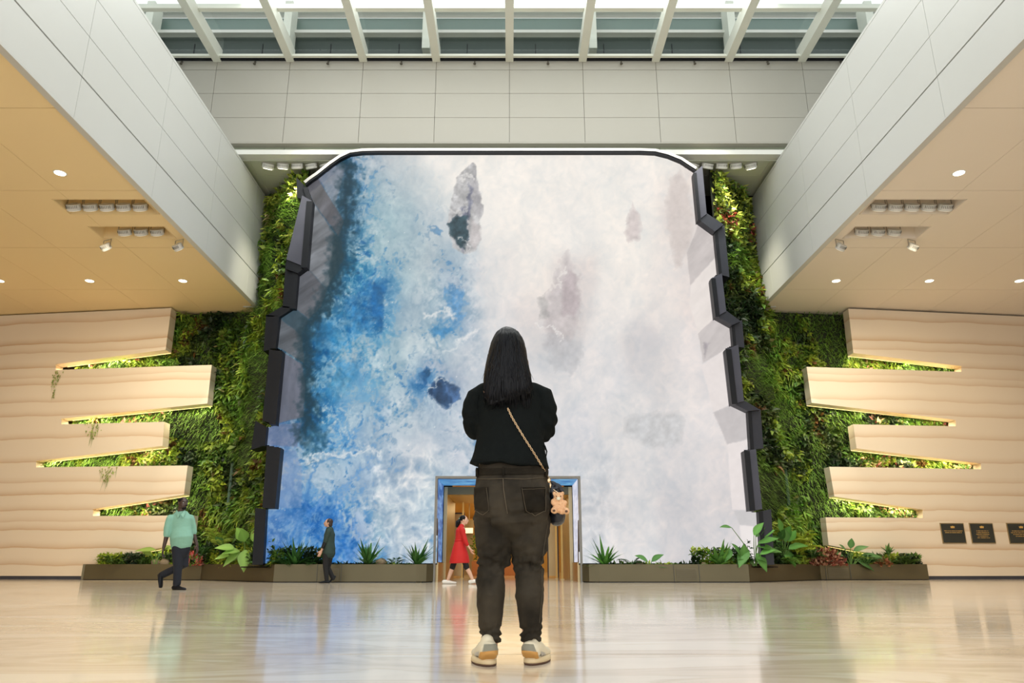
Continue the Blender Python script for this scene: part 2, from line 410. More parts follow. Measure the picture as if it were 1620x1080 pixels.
# side beams: white panels facing the nave, with open joints
ZR = [8.60, 9.50, 10.43, 11.34, 12.36]; YR = [-9, -3.7, -.55, 2.6, 5.75, 8.95, 12.27, 15.47, 18.67, 21.87, 23.25]
for s, nm in ((-1, 'wall_beam_left'), (1, 'wall_beam_right')):
    bm = bmesh.new()
    for i in range(len(ZR)-1):
        for j in range(len(YR)-1):
            g = .03 if i == 1 else .007
            z0 = ZR[i]+(g if i else 0); z1 = ZR[i+1]-(.007 if i != 0 else .005)
            xx = sorted((s*BX, s*(BX+.06))); box(bm, xx[0], xx[1], YR[j]+.005, YR[j+1]-.005, z0, z1)
    xx = sorted((s*(BX+.0), s*(BX+.15))); box(bm, xx[0], xx[1], -9, 23.25, 8.57, 8.598)     # underside lip
    b = S(nm, bm, M['panel'])
    bm = bmesh.new(); xx = sorted((s*(BX+.065), s*(BX+.24))); box(bm, xx[0], xx[1], -9, 23.2, 8.80, 12.34); S('core', bm, M['gap'], b)
    bm = bmesh.new(); xx = sorted((s*(BX+.0), s*(BX+.55))); box(bm, xx[0], xx[1], 23.2, 23.26, 8.62, 12.34); S('end_panel', bm, M['panel'], b)
    bm = bmesh.new(); xx = sorted((s*(BX+.0), s*13.6)); box(bm, xx[0], xx[1], -9, 23.2, 12.365, 12.44); S('top_shelf', bm, M['panel'], b)
    bm = bmesh.new(); xx = sorted((s*13.6, s*13.7)); box(bm, xx[0], xx[1], -9, 21, 12.36, 16.3); S('upper_side_cladding', bm, M['panel'], b)

# upper back wall
bm = bmesh.new(); RP = 2.36; zr = [13.04, 13.92, 14.80, 15.68, 16.02]
for k in range(-6, 6):
    for i in range(4): box(bm, k*RP+.006, (k+1)*RP-.006, 20.3, 20.36, zr[i]+(.006 if i else 0), zr[i+1]-.006)
ub = S('wall_back_upper', bm, M['bulk'])
bm = bmesh.new(); box(bm, -14, 14, 20.365, 20.5, 13.02, 16.05); S('core', bm, M['gap'], ub)
bm = bmesh.new(); box(bm, -14, 14, 20.3, 20.9, 13.0, 13.035); S('underside', bm, M['bulk'], ub)
bm = bmesh.new()
for k in range(-6, 6): box(bm, k*RP+.008, (k+1)*RP-.008, 20.55, 20.6, 12.75, 13.0)
S('recess_strip', bm, M['green_strip'], ub)
bm = bmesh.new(); box(bm, -14, 14, 20.28, 20.62, 12.60, 12.765); t = S('trim_1', bm, M['white'])
# olive ceilings over the tops of the planted walls
bm = bmesh.new()
for a, b_ in ((-14, -8.2), (-8.19, -6.0), (-5.99, 0), (0, 5.99), (6.0, 8.19), (8.2, 14)):
    for c, d in ((20.64, 21.55), (21.56, 22.95)): box(bm, a, b_, c, d, 12.58, 12.62)
S('ceiling_back', bm, M['soffG'])
bm = bmesh.new(); box(bm, -14, 14, 22.96, 25.2, 12.58, 12.7); S('ceiling_back_shadow_gap', bm, M['black'])
# back closure behind planting and screen
bm = bmesh.new(); box(bm, -24, -2.3, 25.2, 25.4, 0, 12.9); box(bm, 2.3, 24, 25.2, 25.4, 0, 12.9); box(bm, -2.3, 2.3, 25.2, 25.4, 3.2, 12.9)
S('wall_back', bm, M['backing'])
for s, nm in ((-1, 'wall_side_left'), (1, 'wall_side_right')):
    bm = bmesh.new(); xx = sorted((s*24, s*24.2)); box(bm, xx[0], xx[1], -9, 25.3, 0, SZ); S(nm, bm, M['soffR'])

# skylight
sky = empty('window_1', (0, 19, 16.4)); sky['kind'] = 'structure'
for k in range(-5, 6):
    bm = bmesh.new(); x = k*RP; w_ = .125
    box(bm, x-w_, x+w_, -8, 20.30, 15.98, 16.42)
    S('rib', bm, M['steel'], sky)
for (y0, y1, z0, z1) in ((18.30, 18.46, 16.35, 16.5), (20.06, 20.16, 16.03, 16.11), (15.9, 16.06, 16.35, 16.5), (13.4, 13.56, 16.35, 16.5), (8.4, 8.56, 16.35, 16.5), (3.4, 3.56, 16.35, 16.5)):
    bm = bmesh.new(); box(bm, -13.6, 13.6, y0, y1, z0, z1); S('purlin', bm, M['steel'], sky)
bm = bmesh.new(); box(bm, -13.6, 13.6, -8, 20.3, 16.43, 16.46); S('glass', bm, M['roofglass'], sky)
bm = bmesh.new(); box(bm, -13.6, 13.6, 20.2, 20.30, 16.02, 16.06); S('gutter', bm, M['black'], sky)
# storey standing behind the roof glazing
ext = empty('wall_roof_storey', (0, 22, 16.5)); ext['kind'] = 'structure'
bm = bmesh.new(); box(bm, -16, 16, 21.6, 21.8, 15.2, 17.98); S('slate_band', bm, M['farwall'], ext)
bm = bmesh.new(); box(bm, -16, 16, 21.35, 21.6, 17.98, 18.10); S('ledge', bm, M['white'], ext)
bm = bmesh.new(); box(bm, -16, 16, 21.7, 21.8, 18.08, 18.86); S('glazed_band', bm, M['farpanel'], ext)
bm = bmesh.new(); box(bm, -16, 16, 21.5, 21.8, 18.96, 19.06); S('coping', bm, M['white'], ext)
for k in range(-5, 6, 2):
    bm = bmesh.new(); x = k*RP+(.45 if k > 0 else -.45); box(bm, x-.13, x+.13, 20.9, 21.5, 17.0, 18.9); S('buttress', bm, M['steel'], ext)
for k in range(-6, 7):
    bm = bmesh.new(); x = k*RP+.9; box(bm, x-.012, x+.012, 21.58, 21.6, 16.5, 17.7); S('seam', bm, M['black'], ext)

# ---------------- sandstone side walls with wedge-shaped slots
def wl(sgn):
    n = Vector((sgn*.13, -1, 0)).normalized(); p0 = Vector((sgn*11.2, 23.25, 0)); return p0, n
def onwall(px, py, sgn): p0, n = wl(sgn); return atPlane(px, py, p0, n)
OUT_L = [(-60, 502), (271, 487), (262, 553), (88, 576), (88, 585), (335, 577), (328, 638), (97, 662), (97, 671), (260, 667), (257, 705), (57, 729), (57, 739), (297, 736), (291, 782), (147, 805), (147, 816), (305, 815), (300, 858), (184, 880), (184, 930), (-60, 930)]
OUT_R = [(1680, 503), (1342, 488), (1350, 558), (1521, 579), (1521, 588), (1276, 580), (1284, 637), (1512, 664), (1512, 674), (1350, 671), (1355, 709), (1552, 733), (1552, 742), (1312, 738), (1320, 785), (1460, 806), (1460, 819), (1306, 818), (1311, 862), (1420, 884), (1420, 930), (1680, 930)]
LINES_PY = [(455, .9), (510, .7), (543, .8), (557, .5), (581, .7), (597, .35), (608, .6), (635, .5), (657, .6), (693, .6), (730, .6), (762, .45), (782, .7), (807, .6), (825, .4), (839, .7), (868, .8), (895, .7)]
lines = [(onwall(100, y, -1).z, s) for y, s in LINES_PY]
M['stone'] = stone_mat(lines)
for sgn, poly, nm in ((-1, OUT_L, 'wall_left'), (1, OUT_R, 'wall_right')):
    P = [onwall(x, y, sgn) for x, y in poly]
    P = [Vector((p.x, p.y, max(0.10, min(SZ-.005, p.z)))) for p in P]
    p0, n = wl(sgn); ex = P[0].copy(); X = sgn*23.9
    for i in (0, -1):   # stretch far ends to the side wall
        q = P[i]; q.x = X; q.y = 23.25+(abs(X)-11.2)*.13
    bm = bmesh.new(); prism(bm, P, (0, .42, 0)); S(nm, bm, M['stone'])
    bm = bmesh.new()
    a = Vector((sgn*11.9, 23.25+.7*.13+.03, 0)); b_ = Vector((X, 23.25+(abs(X)-11.2)*.13+.03, 0))
    pts = [a, b_, b_+Vector((0, .3, 0)), a+Vector((0, .3, 0))]; prism(bm, pts, (0, 0, .10)); S('baseboard_left' if sgn < 0 else 'baseboard_right', bm, M['darkbev'])

# ================================================================== VIDEO WALL
YS = 20.2
def px2s(px, py, y=YS): return atY(px, py, y)
EDGE_L = [(492, 290), (485, 296), (494, 318), (485, 423), (471, 431), (466, 487), (441, 501), (435, 550), (446, 555), (435, 671), (421, 677), (418, 704), (443, 709), (434, 804), (420, 806), (415, 893)]
EDGE_R = [(1098, 272), (1105, 348), (1131, 365), (1138, 433), (1126, 441), (1133, 500), (1158, 513), (1161, 546), (1149, 552), (1159, 638), (1184, 649), (1188, 710), (1178, 713), (1187, 808), (1201, 811), (1206, 893)]
TOP = [(492, 290), (505, 281), (525, 265), (541, 254), (556, 247), (575, 244.5), (600, 244), (1010, 244), (1035, 245), (1055, 250), (1075, 258), (1090, 268), (1098, 273)]
POLY = TOP+EDGE_R[1:]+EDGE_L[::-1][:-1]
def paint(px, py):
    D = """510,250,120,120,145 540,252,85,110,150 560,250,160,185,207 600,250,172,190,207 640,250,205,211,216 680,250,240,238,235 760,250,240,238,234 900,250,239,237,234 1050,250,240,238,234
540,300,40,85,125 556,300,120,165,195 600,300,150,186,206 640,300,172,192,206 670,300,205,215,220 700,300,235,234,232 800,300,240,238,235 950,300,238,236,233 1030,300,240,237,234 1070,300,224,216,214
525,350,70,90,105 545,350,30,95,140 560,350,125,170,197 600,350,142,186,206 640,350,150,188,206 680,350,165,190,208 705,350,200,210,218 770,350,240,238,235 900,350,238,236,234 1030,350,240,237,234 1070,350,214,204,204 1095,340,230,222,220
525,400,85,95,105 545,400,15,75,105 562,400,60,140,185 600,400,160,196,211 640,400,156,190,206 680,400,170,192,207 720,400,150,182,207 765,400,230,228,228 850,400,236,234,232 1000,400,238,236,233 1050,400,232,226,224 1085,400,218,210,210
515,450,60,75,85 532,450,18,85,115 555,450,55,140,190 580,450,105,165,205 603,450,25,105,165 630,450,150,190,210 680,450,165,192,210 720,450,120,162,202 745,450,175,190,208 785,450,230,228,229 850,450,232,228,226 900,450,222,214,214 980,450,235,232,230 1050,450,232,227,226 1090,450,226,218,218
490,500,45,85,105 510,500,35,110,155 540,500,55,135,185 575,500,45,120,175 603,500,45,125,180 640,500,165,190,210 680,500,160,190,210 720,500,105,158,205 748,500,165,188,210 790,500,222,221,226 850,500,218,214,217 900,500,208,203,206 960,500,230,228,229 1050,500,225,221,222 1110,500,226,217,217
478,550,30,75,100 500,550,20,95,145 540,550,70,150,197 580,550,95,162,203 620,550,150,190,210 660,550,170,198,215 700,550,165,195,214 740,550,185,200,217 790,550,214,217,225 880,550,200,203,210 940,550,222,222,227 1020,550,208,207,213 1100,550,228,223,226
480,600,30,80,110 505,600,30,115,165 530,600,130,182,206 570,600,75,145,198 600,600,140,184,209 640,600,158,192,213 665,600,60,125,185 700,600,120,150,190 750,600,190,203,220 880,600,214,216,223 950,600,222,222,228 1050,600,213,212,217 1110,600,225,221,225
480,650,35,85,125 500,650,18,100,150 530,650,38,120,192 560,650,165,197,218 600,650,105,160,206 640,650,162,193,215 680,650,150,180,210 730,650,172,195,220 880,650,215,218,226 1000,650,214,216,222 1080,650,224,222,226 1130,650,228,224,228
450,700,120,140,185 475,700,100,155,195 500,700,135,183,214 530,700,65,138,200 560,700,80,145,205 590,700,165,192,218 650,700,190,204,222 720,700,185,201,222 900,700,205,210,222 1000,700,215,217,223 1090,700,216,215,221 1150,700,226,222,226
450,750,118,150,200 480,750,125,172,212 510,750,160,195,222 545,750,170,198,222 570,750,110,160,213 600,750,175,198,222 660,750,190,205,222 690,750,178,202,223 930,750,200,207,218 1000,750,215,216,222 1080,750,212,212,219 1150,750,216,213,219
430,800,80,130,195 465,800,85,148,205 490,800,35,105,188 520,800,60,132,202 555,800,115,165,215 600,800,180,203,224 650,800,176,200,222 680,800,150,188,217 930,800,200,206,217 1000,800,212,214,221 1080,800,204,204,212 1150,800,212,210,216
430,850,68,122,192 470,850,62,140,208 500,850,70,138,204 555,850,45,118,196 590,850,170,200,224 650,850,182,204,225 680,850,152,188,218 930,850,208,214,224 1000,850,216,218,225 1080,850,208,208,216 1150,850,214,212,219
430,890,60,112,184 480,890,50,118,198 550,890,50,122,200 600,890,120,170,216 650,890,172,196,223 680,890,160,190,220 930,890,212,219,230 1000,890,220,223,230 1150,890,216,215,222"""
    pts = np.array([[float(v) for v in t.split(',')] for t in D.split()])
    wx = px+14*(fbm(px/38, py/38, 4)-.5)*2; wy = py+14*(fbm(px/38+50, py/38+9, 4)-.5)*2
    num = np.zeros((len(px), 3)); den = np.zeros(len(px))+1e-12
    for p in pts:
        g = np.exp(-(((wx-p[0])/19)**2+((wy-p[1])/24)**2)/2)+1e-9/(1+((wx-p[0])**2+(wy-p[1])**2)/1e4); num += g[:, None]*p[None, 2:]; den += g
    c = num/den[:, None]
    blue = np.clip((c[:, 2]-c[:, 0])/110, 0, 1)
    qx = px+22*(fbm(px/30+3, py/30+8, 4)-.5); qy = py+22*(fbm(px/30+33, py/30+5, 4)-.5)
    big = fbm(qx/26, qy/32, 5); fine = fbm(qx/7, qy/8, 5); rid = fbm(qx/13, qy/16, 5, True); rid2 = fbm(qx/5+9, qy/6, 4, True)
    amp = .25+.75*blue
    # body of the water
    c = c*(1+amp[:, None]*(.30*(big-.5)+.24*(fine-.5))[:, None]*np.array([[1.6, 1.0, .55]]))
    tt = np.clip((.5*fbm(qx/13+90, qy/15, 4)+.5*fbm(qx/4.2+9, qy/4.6+30, 4)-.40)/.20, 0, 1)
    mist = np.zeros(len(px))
    for mx_, my_, sx_, sy_ in ((635, 500, 38, 55), (572, 612, 34, 30), (545, 752, 42, 34), (655, 705, 80, 45), (625, 330, 50, 60), (650, 420, 40, 40), (655, 800, 50, 60), (720, 560, 25, 60)): mist = np.maximum(mist, np.exp(-((wx-mx_)/sx_)**2-((wy-my_)/sy_)**2))
    wet = np.clip(blue*1.5-.12, 0, 1)*(px < 775)*(1-.82*mist)*np.clip((fbm(qx/48+60, qy/55, 3)-.30)/.25, .15, 1)
    tt = np.clip((.42*fbm(qx/22+90, qy/26, 4)+.33*fbm(qx/8+9, qy/9+30, 4)+.25*fbm(px/3.2, py/3.4, 3)-.40)/.20, 0, 1)
    c = c+(wet*(tt-.52))[:, None]*np.array([[100, 62, 38]])
    # deep specks
    calm = (px < 760)
    reg = np.clip(blue*1.6-.1, 0, 1)*calm
    sp = np.clip((fbm(qx/6+70, qy/7, 5)-.60)/.10, 0, 1)*np.clip((fbm(qx/45+3, qy/60, 3)-.40)/.2, 0, 1)*reg
    deep = np.array([[18, 95, 165]]); c = c*(1-.55*sp[:, None])+deep*.55*sp[:, None]
    # white foam filaments
    lace = fbm(qx/4.5+8, qy/5.5, 5); lace2 = fbm(qx/11+5, qy/13+60, 5, True)
    fo = np.clip((.55*lace2+.45*lace-.52)/.16, 0, 1)*np.clip((fbm(qx/34+50, qy/44, 4)-.40)/.16, 0, 1)*(.12+.88*blue)*(px < 800)*(1-.7*mist)
    fo2 = np.clip((rid2-.72)/.14, 0, 1)*np.clip((fbm(qx/40, qy/40, 3)-.45)/.1, 0, 1)*(.1+.9*blue)*(px < 800)
    f = np.clip(.62*fo+.35*fo2, 0, .8)[:, None]; c = c*(1-f)+np.array([[196, 219, 232]])*f
    # bright droplets
    dr = np.clip((vn(px/2.3, py/2.3)-.965)/.03, 0, 1)*np.clip((fbm(px/30, py/30+7, 2)-.45)/.1, 0, 1)*(px < 800)*(blue > .12)
    c = c*(1-.8*dr[:, None])+np.array([[245, 248, 250]])*.8*dr[:, None]
    # foam crests
    def stroke(path, wd, col, k=.9, rag=6, hard=1.0):
        nonlocal c
        jx = px+2*rag*(fbm(px/8+1, py/8, 5)-.5)*2; jy = py+2*rag*(fbm(px/8+40, py/9+4, 4)-.5)*2
        d = np.full(len(px), 1e9)
        for (x0, y0), (x1, y1) in zip(path[:-1], path[1:]):
            L2 = (x1-x0)**2+(y1-y0)**2; t = np.clip(((jx-x0)*(x1-x0)+(jy-y0)*(y1-y0))/L2, 0, 1)
            d = np.minimum(d, np.hypot(jx-x0-t*(x1-x0), jy-y0-t*(y1-y0)))
        a = (np.clip(1-d/wd, 0, 1)**hard*k)[:, None]; c = c*(1-a)+np.array([col])*a
    def patch(poly, col, k=.9, rag=5, soft=5, tex=.15, stripes=None):
        nonlocal c
        jx = px+rag*(fbm(px/10+11, py/10, 5)-.5)*2; jy = py+rag*(fbm(px/10+4, py/10+14, 5)-.5)*2
        ins = inpoly(jx, jy, poly); d = np.full(len(px), 1e9)
        for (x0, y0), (x1, y1) in zip(poly, poly[1:]+poly[:1]):
            L2 = (x1-x0)**2+(y1-y0)**2; t = np.clip(((jx-x0)*(x1-x0)+(jy-y0)*(y1-y0))/L2, 0, 1)
            d = np.minimum(d, np.hypot(jx-x0-t*(x1-x0), jy-y0-t*(y1-y0)))
        a = (np.where(ins, np.clip(d/soft+.3, 0, 1), 0)*k)[:, None]
        tx = 1+tex*(fbm(px/8, py/8, 5)-.5)*2
        if stripes:
            ang, per, am = stripes; u = px*math.cos(ang)+py*math.sin(ang)+5*fbm(px/30, py/30, 3); tx = tx*(1+am*(fbm(u/per, (px-py)/90, 4)-.5)*2)
        c = c*(1-a)+np.array([col])*tx[:, None]*a
    stroke([(552, 262), (548, 330), (545, 385), (537, 425), (522, 460), (500, 495), (490, 545), (486, 600), (490, 655), (498, 705)], 22, (10, 66, 96), .72, 16, .7)
    patch([(575, 440), (612, 440), (611, 520), (590, 530), (560, 520), (548, 480)], (22, 100, 165), .4, 18, 16, .5)
    patch([(490, 520), (560, 470), (590, 540), (540, 640), (495, 640)], (30, 115, 175), .35, 18, 16, .5)
    stroke([(500, 610), (530, 570), (565, 545), (600, 530)], 12, (185, 208, 222), .5, 14, .8)
    # first rock, behind the fall
    patch([(746, 256), (752, 262), (758, 300), (765, 330), (758, 360), (763, 378), (752, 398), (735, 402), (715, 392), (708, 350), (715, 315), (722, 280)], (180, 182, 188), .92, 4, 3, .3)
    patch([(750, 262), (757, 295), (764, 328), (758, 345), (745, 330), (742, 290)], (166, 166, 174), .75, 4, 5, .2)
    patch([(742, 288), (748, 300), (745, 330), (742, 355), (740, 380), (733, 400), (722, 388), (712, 362), (708, 352), (728, 338), (738, 322)], (98, 104, 130), .75, 6, 6, .35)
    patch([(738, 335), (743, 350), (741, 370), (737, 396), (728, 396), (714, 372), (708, 352), (722, 342)], (50, 74, 84), .95, 7, 5, .45)
    patch([(746, 345), (760, 355), (763, 378), (750, 396), (742, 385), (744, 362)], (196, 190, 194), .7, 3, 5, .12)
    stroke([(722, 278), (734, 282), (744, 276), (750, 282)], 3, (238, 238, 238), .7)
    stroke([(700, 322), (716, 336), (730, 338), (740, 328)], 4, (226, 228, 230), .6)
    stroke([(728, 378), (736, 384), (744, 390)], 2.5, (225, 230, 235), .8)
    stroke([(760, 290), (770, 298)], 3, (245, 243, 240), .6)
    # middle rock in the spray
    patch([(896, 394), (904, 404), (912, 425), (919, 450), (920, 490), (916, 520), (900, 545), (880, 555), (862, 545), (855, 500), (866, 465), (880, 425)], (196, 188, 193), .75, 9, 14, .12)
    patch([(898, 425), (912, 430), (918, 470), (912, 500), (890, 500), (884, 470)], (184, 170, 178), .7, 7, 8, .1)
    patch([(852, 470), (866, 462), (870, 490), (868, 505), (852, 508)], (168, 168, 170), .6, 7, 6, .2)
    patch([(855, 525), (885, 530), (925, 540), (925, 570), (905, 595), (880, 585), (860, 560)], (186, 189, 198), .7, 12, 16, .1)
    stroke([(868, 448), (880, 455), (886, 440), (896, 425)], 3.5, (236, 232, 230), .7)
    stroke([(845, 517), (862, 520), (870, 512), (882, 524), (888, 533)], 3, (236, 236, 238), .8)
    patch([(1000, 322), (1010, 335), (1016, 360), (1013, 380), (995, 384), (988, 370), (992, 338)], (205, 192, 194), .75, 5, 8, .12)
    patch([(1075, 268), (1090, 290), (1098, 340), (1096, 375), (1080, 420), (1068, 430), (1058, 370), (1052, 315), (1060, 285)], (212, 201, 199), .8, 6, 8, .07)
    # round boulder and its neighbour
    patch([(697, 596), (712, 602), (727, 612), (728, 630), (716, 642), (706, 648), (690, 638), (676, 622), (682, 606)], (36, 66, 104), .92, 5, 6, .5)
    patch([(706, 602), (728, 612), (728, 630), (716, 642), (706, 622)], (76, 112, 162), .75, 5, 6, .5)
    patch([(672, 578), (682, 583), (678, 600), (672, 612), (664, 600), (664, 590)], (32, 88, 140), .85, 6, 4, .4)
    stroke([(676, 616), (688, 605), (698, 596), (710, 602)], 2.5, (205, 220, 232), .8)
    stroke([(676, 622), (690, 640), (706, 650), (716, 645)], 3, (190, 206, 228), .6)
    # crests
    stroke([(484, 727), (500, 722), (530, 719), (560, 716), (590, 710), (600, 716)], 5, (215, 226, 236), .85, 7)
    stroke([(500, 731), (525, 725), (552, 724)], 3, (80, 140, 195), .7, 3)
    stroke([(498, 735), (492, 760), (486, 785), (483, 800)], 3, (55, 120, 190), .65, 3)
    stroke([(592, 720), (570, 745), (545, 772), (530, 790)], 9, (95, 150, 208), .7, 7)
    stroke([(670, 495), (690, 500), (705, 492), (716, 500)], 5, (228, 232, 236), .8, 6)
    stroke([(728, 540), (742, 530), (752, 520)], 5, (232, 234, 238), .8, 5)
    stroke([(700, 560), (716, 550), (730, 540)], 4, (222, 230, 236), .6, 6)
    patch([(700, 452), (736, 455), (738, 500), (724, 506), (712, 485)], (82, 145, 202), .6, 16, 10, .35)
    patch([(592, 445), (610, 445), (609, 510), (600, 530), (590, 500), (584, 480)], (18, 95, 160), .65, 8, 8, .3)
    patch([(535, 795), (480, 795), (484, 860), (520, 880), (560, 885), (555, 840)], (38, 110, 194), .45, 10, 15, .25)
    patch([(680, 518), (712, 518), (718, 528), (700, 534), (684, 530)], (52, 130, 190), .7, 12, 6, .3)
    patch([(676, 357), (704, 362), (702, 372), (684, 368)], (70, 130, 185), .6, 10, 4, .3)
    # carved stone blocks of the left bank
    G = dict(k=.97, rag=1.2, soft=1.5, tex=.06)
    patch([(485, 296), (503, 282), (545, 350), (536, 375), (494, 318)], (88, 88, 96), .95, 1.2, 1.5, .06, (.6, 9, .35))
    patch([(503, 282), (541, 254), (548, 262), (532, 320), (536, 336)], (132, 138, 152), .75, 2, 3, .06, (.6, 14, .2))
    patch([(494, 318), (532, 372), (536, 400), (526, 440), (518, 458), (485, 423)], (112, 117, 125), .97, 1.2, 1.5, .05, (1.0, 10, .35))
    patch([(528, 372), (538, 372), (545, 410), (530, 440), (521, 458), (520, 430)], (52, 72, 78), .75, 3, 5, .1)
    patch([(485, 423), (518, 458), (508, 485), (489, 505), (466, 487), (471, 431)], (96, 99, 108), .97, 1.2, 1.5, .05, (1.0, 9, .3))
    patch([(466, 487), (489, 505), (476, 531), (441, 501)], (58, 80, 94), .97, 1, 1.5, .08)
    patch([(441, 501), (478, 531), (482, 575), (470, 568), (446, 553), (435, 550)], (92, 98, 107), .97, 1.2, 1.5, .05, (1.1, 8, .3))
    patch([(446, 555), (478, 575), (484, 610), (480, 660), (435, 671)], (102, 106, 122), .95, 1.2, 2, .05, (.2, 14, .25))
    patch([(435, 671), (478, 668), (470, 707), (418, 704), (421, 677)], (104, 118, 152), .7, 1.5, 2, .05)
    patch([(443, 709), (468, 712), (478, 740), (478, 804), (434, 804)], (120, 146, 190), .5, 1.2, 2, .05)
    patch([(420, 806), (480, 804), (480, 893), (415, 893)], (74, 126, 192), .5, 1, 2, .08)
    stroke([(549, 262), (546, 350), (534, 382), (531, 430), (519, 462), (508, 488), (491, 511), (482, 532), (484, 575), (487, 650), (478, 690)], 17, (20, 52, 66), .8, 7, .8)
    # carved stone blocks of the right bank
    patch([(1105, 349), (1131, 365), (1134, 404), (1092, 452), (1086, 400), (1098, 372)], (199, 192, 194), .95, 1.2, 2, .03, (.75, 13, .09))
    patch([(1134, 404), (1138, 433), (1126, 441), (1133, 500), (1104, 527), (1090, 480), (1092, 452)], (230, 223, 222), .95, 1.2, 2, .02, (.8, 14, .04))
    patch([(1104, 527), (1133, 500), (1158, 514), (1161, 546), (1149, 552), (1112, 575)], (200, 194, 197), .95, 1.2, 2, .03, (.65, 9, .07))
    patch([(1112, 540), (1126, 543), (1118, 558), (1114, 572)], (140, 134, 148), .6, 4, 7, .2)
    patch([(1149, 552), (1159, 638), (1128, 652), (1118, 610), (1109, 578)], (231, 224, 226), .95, 1.2, 2, .02)
    patch([(1128, 652), (1159, 638), (1184, 650), (1187, 694), (1150, 703)], (196, 192, 197), .95, 1.2, 3, .04)
    patch([(1150, 703), (1187, 694), (1178, 713), (1187, 808), (1158, 806)], (233, 226, 229), .95, 1.2, 2, .02)
    patch([(1160, 807), (1187, 808), (1201, 811), (1203, 834), (1170, 830)], (202, 202, 208), .95, 1.2, 2, .02)
    patch([(1170, 830), (1203, 834), (1206, 893), (1176, 893)], (236, 231, 234), .95, 1.2, 2, .01)
    # faint stones under the mist, right of the fall
    patch([(985, 660), (1000, 652), (1075, 650), (1086, 668), (1080, 705), (1030, 712), (985, 690)], (196, 200, 207), .8, 5, 12, .12)
    patch([(1012, 515), (1035, 515), (1050, 540), (1030, 560), (1014, 548)], (206, 204, 211), .5, 4, 10, .03)
    mar = (px > 900)*np.clip((1010-px-(py-760)*.05)/60, 0, 1)*np.clip((py-700)/50, 0, 1)
    c = c*(1+(mar*.18*(fbm(qx/14, qy/18, 5, True)-.62))[:, None]*np.array([[1.2, 1, .8]]))
    left = (px > 590)*(px < 700)*np.clip((py-690)/40, 0, 1)
    c = c*(1+(left*.42*(fbm(qx/16+4, qy/20, 5, True)-.62))[:, None]*np.array([[1.6, 1, .5]]))
    c = c*(1+.035*(fbm(qx/30+8, qy/34, 4)-.5))[:, None]
    lum = c.mean(1, keepdims=True); c = lum+(c-lum)*np.where(lum > 165, .72, .94); c = c*np.array([[1.0, .985, .965]])
    c = np.clip(c, 0, 255)/255
    return np.where(c <= .04045, c/12.92, ((c+.055)/1.055)**2.4)

M['screen'] = bpy.data.materials.new('screen_glow'); M['screen'].use_nodes = True
_nt = M['screen'].node_tree; _b = _nt.nodes['Principled BSDF']; _a = _nt.nodes.new('ShaderNodeAttribute'); _a.attribute_name = 'Col'
_b.inputs['Base Color'].default_value = (.01, .01, .01, 1); _b.inputs['Roughness'].default_value = .5; _b.inputs['Specular IOR Level'].default_value = .1
_nt.links.new(_a.outputs['Color'], _b.inputs['Emission Color']); _b.inputs['Emission Strength'].default_value = 1.0
try: M['screen'].cycles.emission_sampling = 'NONE'
except Exception: pass
scr = empty('display_screen', (0, YS, .47), 'giant video wall showing blue and white waterfall between two planted walls', 'screen')
def screen_grid(name, x0, x1, z0, z1, y, step, keep, parent, thick=.03):
    nx = int((x1-x0)/step)+1; nz = int((z1-z0)/step)+1
    gx, gz = np.meshgrid(np.linspace(x0, x1, nx), np.linspace(z0, z1, nz))
    P = np.stack([gx.ravel(), np.full(gx.size, y), gz.ravel()], 1); px, py = projn(P)
    ok = keep(px, py)
    idx = -np.ones(len(P), int)
    i = np.arange(nx-1)[None]+nx*np.arange(nz-1)[:, None]; q = np.stack([i, i+1, i+nx+1, i+nx], -1).reshape(-1, 4)
    q = q[ok[q].all(1)]; used = np.unique(q); idx[used] = np.arange(len(used)); q = idx[q]; V = P[used]
    C = paint(px[used], py[used])
    me = bpy.data.meshes.new(name); me.vertices.add(len(V)); me.vertices.foreach_set('co', V.ravel())
    me.loops.add(q.size); me.loops.foreach_set('vertex_index', q.ravel().astype(np.int32)); me.polygons.add(len(q))
    me.polygons.foreach_set('loop_start', np.arange(0, q.size, 4, dtype=np.int32)); me.polygons.foreach_set('loop_total', np.full(len(q), 4, np.int32)); me.update()
    a = me.color_attributes.new('Col', 'FLOAT_COLOR', 'POINT'); a.data.foreach_set('color', np.concatenate([C, np.ones((len(C), 1))], 1).ravel().astype(np.float32))
    return link(name, me, M['screen'], parent)
DX0, DX1, DZ = -1.93, 1.85, 2.69       # doorway cut in the screen
def keep(px, py):
    k = inpoly(px, py, POLY); x = (px-CX)
    door = (px > 692) & (px < 915.5) & (py > 756); return k & ~door
screen_grid('screen_panel', -6.75, 6.95, .47, 12.62, YS, .026, keep, scr)
# cabinet body behind the picture, inside the picture's outline
bm = bmesh.new()
back = [px2s(x, y) for x, y in POLY]
doorp = [px2s(916, 893), px2s(916, 755), px2s(691, 755), px2s(691, 893)]
pts = [px2s(x, y) for x, y in (TOP+EDGE_R[1:])]+doorp+[px2s(x, y) for x, y in EDGE_L[::-1][:-1]]
prism(bm, [p+Vector((0, .05, 0)) for p in pts], (0, .3, 0)); fin('cabinet', bm, M['black'], scr)
